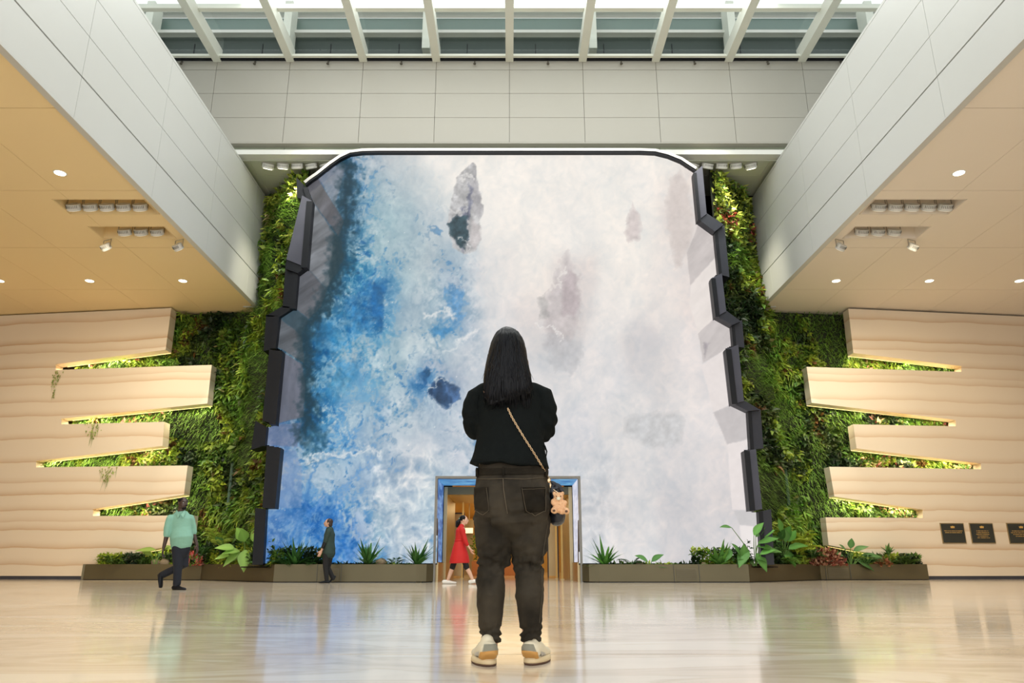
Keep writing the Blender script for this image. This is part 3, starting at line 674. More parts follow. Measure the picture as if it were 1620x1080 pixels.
# chrome trim over the rounded top
bm = bmesh.new()
tp = [px2s(x, y) for x, y in [(486, 295)]+TOP]
ins, outs = [], []
for i, p in enumerate(tp):
    t_ = (tp[min(i+1, len(tp)-1)]-tp[max(i-1, 0)]).normalized(); nrm = Vector((-t_.z, 0, t_.x)); nrm = nrm if nrm.z > 0 else -nrm
    ins.append(p+Vector((0, -.22, 0))-nrm*.005); outs.append(p+Vector((0, -.22, 0))+nrm*.085)
for i in range(len(tp)-1):
    hexa(bm, [ins[i], ins[i+1], outs[i+1], outs[i]], [q+Vector((0, .34, 0)) for q in (ins[i], ins[i+1], outs[i+1], outs[i])])
fin('top_trim', bm, M['chrome'], scr)
bm = bmesh.new()
for i in range(len(tp)-1):
    a_ = [ins[i]+Vector((0, .03, -.05)), ins[i+1]+Vector((0, .03, -.05)), ins[i+1]+Vector((0, .03, 0)), ins[i]+Vector((0, .03, 0))]
    hexa(bm, a_, [q+Vector((0, .15, 0)) for q in a_])
fin('inner_lip', bm, M['black'], scr)
# stepped side casings: each block a dark lip at the picture and a bevelled outer face
def casing(pts4, proud, face, lip_w=5, lipc='black', light='darkbev'):
    """pts4: inner top, inner bottom, outer bottom, outer top in the photo; proud = metres in front of the picture"""
    y = YS-proud; q = [px2s(x, y_, y) for x, y_ in pts4]
    bm = bmesh.new(); hexa(bm, q, [p+Vector((0, proud+.42, 0)) for p in q]); o = fin('casing_block', bm, M[light], scr)
    s = 1 if pts4[3][0] > pts4[0][0] else -1
    l = [px2s(pts4[0][0]-s*1.0, pts4[0][1], y-.05), px2s(pts4[1][0]-s*1.0, pts4[1][1], y-.05), px2s(pts4[1][0]+s*lip_w, pts4[1][1], y-.05), px2s(pts4[0][0]+s*lip_w, pts4[0][1], y-.05)]
    bm = bmesh.new(); hexa(bm, l, [p+Vector((0, .25, 0)) for p in l]); fin('casing_lip', bm, M['black'], o); return o
def chamfer(pts4, proud, mm='black'):
    y = YS-proud; q = [px2s(x, y_, y) for x, y_ in pts4]
    bm = bmesh.new(); hexa(bm, q, [p+Vector((0, proud+.42, 0)) for p in q]); fin('casing_step', bm, M[mm], scr)
# left side, top to bottom
casing([(485, 296), (493, 320), (470, 312), (469, 281)], .12, 0, 6, light='black')
casing([(494, 318), (485, 423), (453, 410), (478, 309)], .30, 0, 9)
chamfer([(486, 421), (471, 432), (452, 425), (453, 409)], .26)
casing([(471, 430), (466, 488), (447, 486), (452, 416)], .14, 0, 8, light='black')
chamfer([(466, 486), (441, 502), (420, 500), (447, 484)], .14)
casing([(441, 500), (435, 551), (417, 555), (421, 498)], .14, 0, 8, light='black')
casing([(446, 555), (435, 671), (415, 665), (426, 553)], .34, 0, 9, light='black')
casing([(421, 675), (418, 705), (397, 711), (404, 665)], .14, 0, 8, light='black')
casing([(443, 708), (434, 804), (415, 803), (422, 705)], .38, 0, 7, light='black')
casing([(420, 805), (415, 893), (399, 893), (404, 803)], .14, 0, 8, light='black')
# right side
casing([(1098, 273), (1105, 348), (1118, 338), (1111, 262)], .34, 0, 4)
chamfer([(1105, 347), (1131, 366), (1145, 355), (1118, 337)], .30, 'bagleather')
casing([(1131, 364), (1138, 434), (1154, 438), (1146, 356)], .16, 0, 4, light='bagleather')
casing([(1126, 440), (1133, 501), (1149, 492), (1142, 432)], .36, 0, 6)
chamfer([(1133, 500), (1158, 514), (1172, 508), (1149, 491)], .30, 'bagleather')
casing([(1158, 513), (1161, 547), (1178, 550), (1174, 506)], .16, 0, 4, light='bagleather')
casing([(1149, 552), (1159, 639), (1177, 634), (1168, 545)], .36, 0, 8)
chamfer([(1159, 638), (1184, 650), (1203, 648), (1177, 633)], .30, 'bagleather')
casing([(1184, 648), (1188, 711), (1208, 709), (1203, 647)], .16, 0, 5, light='bagleather')
casing([(1178, 713), (1187, 808), (1206, 805), (1196, 710)], .36, 0, 8)
casing([(1201, 809), (1206, 893), (1225, 893), (1220, 805)], .16, 0, 6, light='bagleather')

# ---------------- doorway through the screen
door = empty('door_1', (0, 21, 0)); door['kind'] = 'structure'
a = px2s(691, 755); b_ = px2s(916, 755); x0, x1, zt = a.x, b_.x, a.z
bm = bmesh.new(); box(bm, x0-.03, x0+.03, YS-.08, YS+.1, 0, zt+.03); box(bm, x1-.03, x1+.03, YS-.08, YS+.1, 0, zt+.03); box(bm, x0+.03, x1-.03, YS-.08, YS+.1, zt-.03, zt+.03)
S('outer_trim', bm, mat('grey_trim', (.20, .19, .17), .4, metal=.4, var=(2, .1)), door)
def reveal(name, V, colf):
    me = bpy.data.meshes.new(name); n = 60
    A, B, Cc, D_ = [np.array(v) for v in V]; uu, vv = np.meshgrid(np.linspace(0, 1, 12), np.linspace(0, 1, n))
    P = (A*(1-uu[..., None])+B*uu[..., None])*(1-vv[..., None])+(D_*(1-uu[..., None])+Cc*uu[..., None])*vv[..., None]; P = P.reshape(-1, 3)
    i = np.arange(11)[None]+12*np.arange(n-1)[:, None]; q = np.stack([i, i+1, i+13, i+12], -1).reshape(-1, 4)
    me.from_pydata(P.tolist(), [], q.tolist()); me.update()
    C = colf(uu.ravel(), vv.ravel()); a_ = me.color_attributes.new('Col', 'FLOAT_COLOR', 'POINT'); a_.data.foreach_set('color', np.concatenate([C, np.ones((len(C), 1))], 1).ravel().astype(np.float32))
    return link(name, me, M['screen'], door)
yb = YS+1.85; xl, xr = x0+.03, x1-.03; zz = zt-.03
def cf(c1, c2):
    c1, c2 = np.array(lin(c1)), np.array(lin(c2))
    def f(u, v):
        k = np.clip((fbm(u*4+v*2, v*26, 4)-.3)*2, 0, 1)[:, None]; return c1*(1-k)+c2*k
    return f
reveal('reveal_screen', [(xl, YS+.1, .5), (xl, yb, .5), (xl, yb, zz), (xl, YS+.1, zz)], cf((45, 85, 150), (120, 165, 215)))
reveal('reveal_screen', [(xr, YS+.1, .5), (xr, yb, .5), (xr, yb, zz), (xr, YS+.1, zz)], cf((195, 198, 215), (228, 228, 238)))
reveal('reveal_screen', [(xl, YS+.1, zz), (xl, yb, zz), (xr, yb, zz), (xr, YS+.1, zz)], lambda u, v: cf((20, 95, 165), (125, 190, 225))(v*3, u))
bm = bmesh.new()
box(bm, xl-.4, xl-.02, YS+.4, yb, 0, 3.0); box(bm, xr+.02, xr+.4, YS+.4, yb, 0, 3.0); box(bm, xl-.4, xr+.4, YS+.4, yb, zz+.02, 3.0)
S('reveal_body', bm, M['black'], door)
bm = bmesh.new(); box(bm, xl-.0, xl+.06, YS+.1, yb, 0, .49); box(bm, xr-.06, xr, YS+.1, yb, 0, .49); S('reveal_plinth', bm, M['bronze'], door)
# bronze portal further in
yp = yb; X0, X1 = xl+.02, xr-.02
bm = bmesh.new(); box(bm, X0, X0+.1, yp, yp+3.2, 0, 2.62); S('jamb', bm, M['bronze'], door)
bm = bmesh.new(); box(bm, X1-.1, X1, yp, yp+3.2, 0, 2.62); S('jamb', bm, M['bronze'], door)
bm = bmesh.new(); box(bm, X0+.1, X1-.1, yp, yp+.12, 2.40, 2.62); S('header', bm, M['planter'], door)
bm = bmesh.new(); box(bm, X0+.1, X1-.1, yp+.12, yp+3.2, 2.40, 2.62); S('header_soffit', bm, M['gold'], door)
# corridor beyond
bm = bmesh.new(); box(bm, -3.2, -3.0, yp+3.2, 45, 0, 3.4); box(bm, 3.0, 3.2, yp+3.2, 45, 0, 3.4); box(bm, -3.2, X0, yp+3.15, yp+3.25, 0, 3.4); box(bm, X1, 3.2, yp+3.15, yp+3.25, 0, 3.4)
S('wall_corridor', bm, M['gold'])
bm = bmesh.new(); box(bm, -3.2, 3.2, 44.8, 45, 0, 3.4); S('wall_corridor_end', bm, M['gold'])
bm = bmesh.new(); box(bm, -3.2, 3.2, yp+3.2, 45, 3.0, 3.15); S('ceiling_corridor', bm, M['gold'])
light('corridor_lamp', 'AREA', (0, 29, 2.95), 130, (1, .78, .40), rot=(0, 0, 0), size=4, size_y=5)
light('corridor_lamp', 'AREA', (0, 38, 2.95), 150, (1, .80, .44), rot=(0, 0, 0), size=4, size_y=8)
light('portal_lamp', 'AREA', (0, 23.8, 2.38), 22, (1, .80, .45), rot=(0, 0, 0), size=2.6, size_y=1.2)
# glass door posts and mullions inside
for (px_, y_, wd, lab) in ((731.5, 24.5, .05, 'left slim gold door post behind the walker in red'), (880, 24.5, .05, 'right slim gold door post inside the doorway'), (889, 23.4, .06, 'gold door post nearest the right bronze jamb')):
    p = atY(px_, 880, y_); bm = bmesh.new(); box(bm, p.x-wd/2, p.x+wd/2, y_-.03, y_+.03, 0, 2.38)
    o = empty('door_post', (p.x, y_, 0), lab, 'post', 'gold posts in the doorway'); fin('shaft', bm, M['gold'], o)
    bm = bmesh.new(); box(bm, p.x-wd, p.x+wd, y_-.05, y_+.05, 0, .02); fin('foot_plate', bm, M['bronze'], o)
for (px_, y_, lab) in ((875, 27, 'dark glass door leaf seen right of the standing woman'), (725, 27, 'dark glass door leaf left behind the walker in red')):
    p = atY(px_, 880, y_); o = empty('glass_door', (p.x, y_, 0), lab, 'door', 'dark door leaves in the corridor')
    bm = bmesh.new(); box(bm, p.x-.16, p.x+.16, y_-.02, y_+.02, .05, 2.15); fin('pane', bm, M['bronze'], o)
    bm = bmesh.new(); box(bm, p.x-.20, p.x-.16, y_-.03, y_+.03, 0, 2.2); box(bm, p.x+.16, p.x+.20, y_-.03, y_+.03, 0, 2.2); box(bm, p.x-.16, p.x+.16, y_-.03, y_+.03, 2.15, 2.2); fin('frame', bm, M['darkbev'], o)
# lit sign box deeper in
p = atY(742, 839, 33); o = empty('light_box', (p.x, 33, p.z), 'small glowing cream sign box hanging in the corridor', 'sign')
bm = bmesh.new(); box(bm, p.x-.17, p.x+.17, 32.97, 33, p.z-.11, p.z+.11); fin('glow_panel', bm, mat('sign_glow', (1, 1, 1), emis=(1, .85, .5), estr=1.1), o)
bm = bmesh.new(); box(bm, p.x-.19, p.x+.19, 33, 33.1, p.z-.13, p.z+.13); box(bm, p.x-.02, p.x+.02, 33.02, 33.06, p.z+.13, 3.0); fin('case', bm, M['bronze'], o)
p = atY(742, 870, 34); o = empty('partition_wall', (p.x, 34, 0), 'amber corridor partition behind the woman in red', 'partition')
bm = bmesh.new(); box(bm, p.x-.35, p.x+.20, 33.5, 34, 0, 2.3); fin('leaf', bm, M['bronze'], o)
bm = bmesh.new(); box(bm, p.x-.37, p.x+.22, 33.48, 34.02, 2.3, 2.36); fin('cap', bm, M['gold'], o)

# ================================================================== PLANTER TROUGHS
PF = 19.9
def trough(sgn):
    P = [(1.86, PF+.25), (2.05, PF+.06), (2.3, PF), (6.15, PF), (9.05, 22.55), (12.35, 22.85), (12.5, 23.35)]
    if sgn < 0: P = [(1.95, PF+.25), (2.14, PF+.06), (2.4, PF), (6.05, PF), (8.95, 22.5), (12.55, 22.85), (12.7, 23.35)]
    side = 'left' if sgn < 0 else 'right'
    o = empty('planter_trough', (sgn*6, PF+.2, 0), f'long low champagne metal planter trough running {side} of the doorway', 'planter')
    q = [Vector((sgn*x, y, 0)) for x, y in P]
    bm = bmesh.new()
    for i in range(len(q)-1):
        d = (q[i+1]-q[i]).normalized(); nn = Vector((-d.y, d.x, 0))*.06; nn = nn if nn.y > 0 or (nn.x*sgn > 0 and abs(nn.y) < .02) else -nn
        if i < 2: nn = Vector((sgn*.05, .04, 0))
        g = d*(.004 if i >= 3 else 0)
        hexa(bm, [q[i]+g+Vector((0, 0, .02)), q[i+1]-g+Vector((0, 0, .02)), q[i+1]-g+nn+Vector((0, 0, .02)), q[i]+g+nn+Vector((0, 0, .02))], [q[i]+g+Vector((0, 0, .445)), q[i+1]-g+Vector((0, 0, .445)), q[i+1]-g+nn+Vector((0, 0, .445)), q[i]+g+nn+Vector((0, 0, .445))])
    fin('front_panel', bm, M['planter'], o)
    bm = bmesh.new()
    inner = [v+Vector((sgn*.06 if i < 3 else 0, .06, 0)) for i, v in enumerate(q)]
    bk = [Vector((sgn*12.6, 23.4, 0)), Vector((sgn*8.6, 23.3, 0)), Vector((sgn*7.3, 21.4, 0)), Vector((sgn*7.0, 20.14, 0)), Vector((sgn*2.15, 20.14, 0))]
    poly = inner[:-1]+bk
    prism(bm, [v+Vector((0, 0, .36)) for v in poly], (0, 0, .03)); fin('soil', bm, M['soil'], o)
    bm = bmesh.new(); prism(bm, [v+Vector((0, .03, 0)) for v in q[2:-1]]+[Vector((sgn*12.2, 23.2, 0)), Vector((sgn*9, 23.0, 0)), Vector((sgn*6.2, 20.1, 0)), Vector((sgn*2.5, 20.1, 0))], (0, 0, .02)); fin('shadow_plinth', bm, M['black'], o)
    # vents
    for vx, vy in (((-1, 503+32), ) if 0 else [(0, 0)]): pass
    vents = [(502, 540)] if sgn < 0 else [(1066, 1106), (1306, 1345)]
    for a_, b2 in vents:
        yv = PF-.012 if b2 < 1200 and a_ > 415 else None
        if yv: pa, pb = atY(a_, 900, yv), atY(b2, 900, yv); A_, B_ = Vector((pa.x, yv, 0)), Vector((pb.x, yv, 0))
        else:
            n_ = Vector((-(q[5].y-q[4].y), q[5].x-q[4].x, 0)).normalized(); A_, B_ = [atPlane(u, 900, q[4]+Vector((0, -.012, 0)), n_) for u in (a_, b2)]; A_.z = B_.z = 0
        bm = bmesh.new(); e = Vector((0, .02, 0)); m1 = (B_-A_).normalized()*.06
        up0, up1 = Vector((0, 0, .05)), Vector((0, 0, .345))
        hexa(bm, [A_+m1+up0, B_-m1+up0, B_-m1+up0+e, A_+m1+up0+e], [A_+m1+up1, B_-m1+up1, B_-m1+up1+e, A_+m1+up1+e]); vo = fin('vent_grille', bm, M['planter_vent'], o)
        bm = bmesh.new()
        f_ = Vector((0, -.006, 0))
        for k in range(12):
            z = .07+.022*k; hexa(bm, [A_+m1*1.3+f_+Vector((0, 0, z)), B_-m1*1.3+f_+Vector((0, 0, z)), B_-m1*1.3+Vector((0, 0, z)), A_+m1*1.3+Vector((0, 0, z))], [A_+m1*1.3+f_+Vector((0, 0, z+.006)), B_-m1*1.3+f_+Vector((0, 0, z+.006)), B_-m1*1.3+Vector((0, 0, z+.006)), A_+m1*1.3+Vector((0, 0, z+.006))])
        fin('louvre', bm, M['planter'], vo)
        for pp in (A_, B_):
            bm = bmesh.new(); box(bm, pp.x-.006, pp.x+.006, pp.y-.002, pp.y+.02, .02, .44); fin('seam', bm, M['gap'], o)
    return o
trL, trR = trough(-1), trough(1)

# ================================================================== LAMPS
ordn = ['first', 'second', 'third', 'fourth', 'fifth']
def round_lamp(name, loc, aim, r, label, cat, group, drop=.12, on=True):
    """drum spotlight on a yoke, aimed"""
    loc = Vector(loc); d = (Vector(aim)-loc).normalized(); c = loc+Vector((0, 0, -drop))
    o = empty(name, loc, label, cat, group)
    side = d.cross(Vector((0, 0, 1))); side = side.normalized() if side.length > .1 else Vector((1, 0, 0))
    bm = bmesh.new(); tube(bm, [c-d*.10, c-d*.095, c+d*.05, c+d*.055], [r*.85, r, r, r*.93], 20, side); fin('drum', bm, M['white'], o)
    bm = bmesh.new(); tube(bm, [c+d*.056, c+d*.066], [r*.82, r*.78], 20, side); fin('lens', bm, M['lamp_on'] if on == 1 else M['lamp_dim'] if on == 2 else M['white'], o)
    bm = bmesh.new()
    for k in range(9):
        a = -.9+k*.22; u = side*math.sin(a)-d.cross(side)*math.cos(a)*(1 if d.cross(side).z > 0 else -1)
        p = c-d*.045+u*r; tube(bm, [p-d*.035, p+d*.035], [.008, .008], 4)
    fin('cooling_fin', bm, M['gap'], o)
    bm = bmesh.new()
    tube(bm, [loc, loc+side*(r+.015), c+side*(r+.015)], .012, 6); tube(bm, [loc, loc-side*(r+.015), c-side*(r+.015)], .012, 6); fin('yoke', bm, M['chrome'], o)
    return o
for s, nm in ((-1, 'left'), (1, 'right')):
    for hi, (hx0, hx1, hy0, hy1) in enumerate(HOLES):
        xx = sorted((s*hx0, s*hx1)); zt = SZ+.42
        which = 'larger front' if hi == 0 else 'smaller rear'
        o = empty('light_recess', ((xx[0]+xx[1])/2, (hy0+hy1)/2, SZ+.2), f'{which} rectangular lighting recess in the {nm} side ceiling', 'ceiling recess', 'lighting recesses')
        bm = bmesh.new(); e = .015
        box(bm, xx[0]+e, xx[1]-e, hy0+e, hy1-e, zt, zt+.02); box(bm, xx[0]+e, xx[0]+.03, hy0+e, hy1-e, SZ, zt); box(bm, xx[1]-.03, xx[1]-e, hy0+e, hy1-e, SZ, zt)
        box(bm, xx[0]+.03, xx[1]-.03, hy0+e, hy0+.03, SZ, zt); box(bm, xx[0]+.03, xx[1]-.03, hy1-.03, hy1-e, SZ, zt)
        fin('housing', bm, M['soffL'] if s < 0 else M['soffR'], o)
        n = 5 if hi == 0 else 3
        for k in range(n):
            if hi == 0: x = s*(8.92+.40*k); 
            else: x = s*(9.15+.42*k)
            yy = hy1-.27
            order = ordn[k] if k else 'innermost'
            lb = f'round lamp, {ordn[k]} from the {nm} beam in the {which} {nm} ceiling recess'
            round_lamp('recessed_spotlight', (x, yy, zt), (x, yy+1.6, SZ-1.6), .165, lb, 'spotlight', 'recessed round spotlights', drop=.38, on=2)
        if hi == 1:
            for x, lb in ((8.72, f'white spotlight hanging below the inner end of the smaller {nm} recess'), (10.62, f'white spotlight hanging below the outer end of the smaller {nm} recess')):
                round_lamp('hanging_spotlight', (s*x, 17.95, SZ), (s*(x-3), 24, 2.5), .13, lb, 'spotlight', 'hanging spotlights', drop=.22, on=2)
    # recessed downlights
    spots = [(9.84, 14.45, 'nearest downlight, alone on the'), (9.88, 20.9, 'inner downlight of the far row in the'), (12.7, 20.9, 'middle downlight of the far row in the'), (15.42, 20.9, 'outer downlight of the far row in the')]
    for x, y, lb in spots:
        o = empty('downlight', (s*x, y, SZ), f'{lb} {nm} side ceiling', 'downlight', 'ceiling downlights')
        bm = bmesh.new(); tube(bm, [(s*x, y, SZ-.006), (s*x, y, SZ+.0)], [.135, .14], 24); fin('rim', bm, M['white'], o)
        bm = bmesh.new(); tube(bm, [(s*x, y, SZ-.012), (s*x, y, SZ-.007)], [.11, .115], 24); fin('lens', bm, M['lamp_on'], o)
        light('downlight_beam', 'SPOT', (s*x, y, SZ-.03), 195, (1, .86, .66), rot=(0, 0, 0), spot=2.4, blend=.9, radius=.1)
    light('recess_beam', 'SPOT', (s*10.2, 16.5, SZ-.4), 950, (1, .86, .62), target=(s*13, 24, 2.6), spot=1.45, blend=.8, radius=.3)
    light('planting_fill_spot', 'SPOT', (s*5.0, 17.5, 15.6), 4200, (1, .95, .78), target=(s*7.4, 22.2, 8.0), spot=.5, blend=.8, radius=.2)  # added spot with no fixture, brightens the planted wall
    light('recess_beam', 'SPOT', (s*9.6, 18.0, SZ-.25), 480, (1, .93, .72), target=(s*9.2, 24, 3.0), spot=1.5, blend=.8, radius=.2)
    # five lamps over the top of the planted wall
    for k in range(5):
        x = s*(7.60-.45*k) if k else s*7.62
        lb = f'{ordn[k]} from the {nm} beam of five white spotlights above the {nm} planting'
        round_lamp('wall_washer', (x, 20.78, 12.58), (x+s*(.9-.5*k), 22.6, 9.5), .18, lb, 'spotlight', 'spotlights over the planted walls', drop=.13, on=(k == 0 or (s < 0 and k == 1)))
    light('washer_beam', 'SPOT', (s*6.9, 20.75, 12.3), 650, (1, .88, .62), target=(s*7.15, 21.9, 8.2), spot=1.1, blend=.9, radius=.15)
o10 = ['leftmost', 'second from left', 'third from left', 'fourth from left', 'just left of the middle rib', 'just right of the middle rib', 'fourth from right', 'third from right', 'second from right', 'rightmost']
# sprinkler heads along the top of the back wall
for k in range(-5, 5):
    p = (k+.5)*RP+.06
    o = empty('sprinkler', (p, 20.25, 15.98), f'tiny dark sprinkler head atop the ivory back wall, {o10[k+5]}', 'sprinkler', 'sprinkler heads under the roof glazing')
    bm = bmesh.new(); tube(bm, [(p, 20.295, 15.98), (p, 20.2, 15.93), (p, 20.2, 15.86)], .022, 6); ell(bm, (p, 20.2, 15.84), (.045, .045, .03)); fin('head', bm, M['charcoal_rib'], o)
# warm strips hidden along the upper edge of each wedge slot
SL_L = [((262, 553), (96, 575)), ((328, 638), (104, 661)), ((257, 705), (64, 728)), ((291, 782), (154, 804)), ((290, 860), (190, 879))]
SL_R = [((1350, 558), (1512, 577)), ((1284, 637), (1504, 662)), ((1355, 709), (1545, 731)), ((1320, 785), (1452, 805)), ((1318, 863), (1412, 882))]
on_ = ['topmost', 'second from top', 'third from top', 'fourth from top', 'lowest']
for s, SL, nm in ((-1, SL_L, 'left'), (1, SL_R, 'right')):
    for k, (a, b_) in enumerate(SL):
        A_, B_ = onwall(*a, s), onwall(*b_, s); off = Vector((0, .40, -.012)); A_ = A_+off; B_ = B_+off
        o = empty('led_strip', (A_+B_)/2, f'warm glowing light strip in the {on_[k]} slot of the {nm} stone wall', 'light strip', 'light strips in the stone slots')
        bm = bmesh.new(); tube(bm, [A_, B_], .006, 4); fin('diffuser', bm, M['led'], o)
        d = B_-A_; mid = (A_+B_)/2+Vector((0, -.06, -.03))
        l = light('slot_glow', 'AREA', mid, (56, 62, 56, 44, 22)[k], (1, .86, .55), size=d.length, size_y=.08)
        xax = d.normalized(); zax = Vector((0, -.2, 1)); zax = (zax-xax*zax.dot(xax)).normalized(); yax = zax.cross(xax)
        l.matrix_world = Matrix((( xax.x, yax.x, zax.x, mid.x), (xax.y, yax.y, zax.y, mid.y), (xax.z, yax.z, zax.z, mid.z), (0, 0, 0, 1)))

# ================================================================== PLANTED WALLS
GR = {'lime': (.38, .48, .045), 'mid': (.075, .155, .018), 'dark': (.018, .045, .012), 'olive': (.14, .13, .03), 'fresh': (.13, .27, .035), 'red': (.38, .07, .05), 'rust': (.15, .075, .02), 'cream': (.62, .52, .26), 'pink': (.72, .28, .24)}
for s, nm in ((-1, 'left'), (1, 'right')):
    A_, B_, C_, D_ = Vector((s*6.35, 20.98, 0)), Vector((s*8.55, 23.35, 0)), Vector((s*8.6, 23.75, 0)), Vector((s*19, 25.0, 0))
    lw = empty('planted_wall', (s*9, 23.6, .4), f'tall living wall of ferns and grasses between the {nm} stone wall and the screen', 'living wall')
    bm = bmesh.new()
    hexa(bm, [A_, B_, B_+Vector((s*.02, .1, 0)), A_+Vector((s*.02, .1, 0))], [v+Vector((0, 0, 12.5)) for v in (A_, B_, B_+Vector((s*.02, .1, 0)), A_+Vector((s*.02, .1, 0)))])
    hexa(bm, [C_, D_, D_+Vector((0, .1, 0)), C_+Vector((0, .1, 0))], [v+Vector((0, 0, 8.64)) for v in (C_, D_, D_+Vector((0, .1, 0)), C_+Vector((0, .1, 0)))])
    fin('backing_panel', bm, M['backing'], lw)
    sets = {}
    def L_(k): return sets.setdefault(k, Leaves())
    def scatter(n, P0, P1, z0, z1, thick):
        u = RS.rand(n); z = z0+(z1-z0)*RS.rand(n); P = np.array(P0)[None]*(1-u[:, None])+np.array(P1)[None]*u[:, None]; P[:, 2] = z
        d = np.array(P1)-np.array(P0); nn = np.array([d[1], -d[0], 0]); nn = nn/np.linalg.norm(nn); nn = nn if nn[1] < 0 else -nn
        hum = np.clip((fbm(P[:, 0]*1.9+11, z*1.9+P[:, 1], 3)-.32)*2.6, .12, 1.25)
        return P+nn[None]*(thick*RS.rand(n)**1.1*hum)[:, None], u, z, nn
    def grow(n, P0, P1, z0, z1, thick, keepf=None, big=1.3, bright=0):
        P, u, z, nn = scatter(n, P0, P1, z0, z1, thick)
        px, py = projn(P)
        k = np.ones(n, bool) if keepf is None else keepf(px, py)
        P = P[k]; z = z[k]; px = px[k]; py = py[k]; n = len(P)
        # patches of species
        q1 = fbm(P[:, 0]*.9+31*(s > 0), z*.8, 3); q2 = fbm(P[:, 0]*.8+9+13*(s > 0), z*.7+40, 3); q3 = fbm(P[:, 0]*2.2+77, z*2.2+8*(s > 0), 3)
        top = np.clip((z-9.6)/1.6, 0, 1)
        grass = (q1 > .56); dark = (q2 < .40) & ~grass; fern = (q2 > .55) & ~grass; rest = ~grass & ~dark & ~fern
        rust = (q3 > .72) & ~grass
        Dn = lambda m, dz, sp: nn[None]*.55+np.array([0, 0, dz])[None]+sp*rdir(m)
        for key, msk, col, Ls, Ws, dz, sp in (('leafy', rest, GR['mid'], .15, .085, -.25, .55), ('dark_leafy', dark, GR['dark'], .14, .07, -.2, .6), ('fern', fern, GR['fresh'], .20, .05, -.45, .5)):
            m = int(msk.sum())
            if not m: continue
            C = colvar(m, col, .65, .15); br = np.clip((q3[msk]-.42)*5, 0, 1)[:, None]*RS.uniform(.3, 1, (m, 1))*(1.0 if key != 'dark_leafy' else .2); C = C*(1-br)+colvar(m, GR['lime'], .25)*br  # wide spread paints dark gaps and bright highlights into the leaf colours
            rm = rust[msk]; C[rm] = colvar(int(rm.sum()), GR['rust'], .4)
            if key == 'leafy': rr = RS.rand(m) < .03; C[rr] = colvar(int(rr.sum()), GR['olive'])
            if top is not None: tt = (top[msk]*RS.rand(m) > .35); C[tt] = colvar(int(tt.sum()), (.42, .50, .08), .3)  # upper leaves coloured brighter, as if lit by the spotlights above
            rd = (RS.rand(m) < .5) & (np.abs(z[msk]-(11.0 if s > 0 else 11.6)) < .3) & (q3[msk] > .45); C[rd] = colvar(int(rd.sum()), GR['red'] if s > 0 else GR['cream'], .3)
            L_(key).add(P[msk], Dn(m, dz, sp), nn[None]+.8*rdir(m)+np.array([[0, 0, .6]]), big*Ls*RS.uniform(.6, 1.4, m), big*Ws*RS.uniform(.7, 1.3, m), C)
        m = int(grass.sum())
        if m:
            g = RS.rand(m) < .6; P_ = P[grass][g]; mm = len(P_)
            C = colvar(mm, (.17, .32, .045), .35, .1)
            L_('grass').blade(P_, nn[None]*.8+np.array([[0, 0, .45]])+.45*rdir(mm), RS.uniform(.15, .34, mm), .32*RS.uniform(.6, 1.3, mm), np.full(mm, .022), C)
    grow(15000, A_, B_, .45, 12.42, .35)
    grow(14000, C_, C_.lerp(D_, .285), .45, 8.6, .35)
    OUT = OUT_L if s < 0 else OUT_R
    slots = [(OUT[2+4*k], OUT[3+4*k], OUT[4+4*k], OUT[5+4*k]) for k in range(5)]
    def inslot(px, py):
        r = np.zeros(px.shape, bool)
        for a, b_, c_, d_ in slots:
            yy = 6; r |= inpoly(px, py, [(a[0]-s*14, a[1]-yy), (b_[0]+s*3, b_[1]-yy), (c_[0]+s*3, c_[1]+yy), (d_[0]-s*14, d_[1]+yy)])
        return r
    ex = C_.lerp(D_, .25); ex2 = C_.lerp(D_, .90)
    grow(52000, ex, ex2, .45, 7.4, .42, inslot, .9)
    # pink and cream accents in the slots
    P, u, z, nn = scatter(9000, ex, ex2, .45, 7.4, .5); px, py = projn(P); q = fbm(P[:, 0]*.9+3, z*1.4, 2); k = inslot(px, py) & (q > .53); P = P[k]; m = len(P)
    mixc = np.where((RS.rand(m) < .45)[:, None], colvar(m, GR['pink'], .3), colvar(m, GR['cream'], .3)); mixc = np.where((RS.rand(m) < .25)[:, None], colvar(m, (.20, .04, .03), .3), mixc)
    L_('variegated').add(P, nn[None]*.6+np.array([[0, 0, .4]])+.6*rdir(m), nn[None]+.7*rdir(m), .16*RS.uniform(.6, 1.3, m), .09*RS.uniform(.7, 1.2, m), mixc)
    for key, lv in sets.items():
        o = lv.build(key+'_foliage', lw); o['kind'] = 'stuff'
    # green service hatches
    for i, (a, b_) in enumerate([((388, 515), (402, 552))] if s < 0 else [((1206, 516), (1220, 545))]):
        p = atY(a[0], a[1], 23.25); q_ = atY(b_[0], b_[1], 23.25)
        bm = bmesh.new(); box(bm, min(p.x, q_.x), max(p.x, q_.x), 23.22, 23.25, q_.z, p.z); box(bm, (p.x+q_.x)/2-.02, (p.x+q_.x)/2+.02, 23.25, 23.7, q_.z+.1, q_.z+.14)
        o = fin('service_hatch', bm, M['agreen'], None); tag(o, f'small dark green metal plate set among the plants of the {nm} living wall', 'panel')
    a, b_ = ((369, 733), (369, 792)) if s < 0 else ((1239, 722), (1239, 800))
    p = atY(*a, 23.25); q_ = atY(*b_, 23.25); bm = bmesh.new(); tube(bm, [(p.x, 23.2, q_.z-.3), (p.x, 23.2, p.z)], .055, 8); ell(bm, (p.x, 23.2, p.z), (.055, .055, .04)); o = fin('irrigation_pipe', bm, M['agreen'])
    tag(o, f'dark green vertical pipe half hidden in the {nm} living wall', 'pipe')
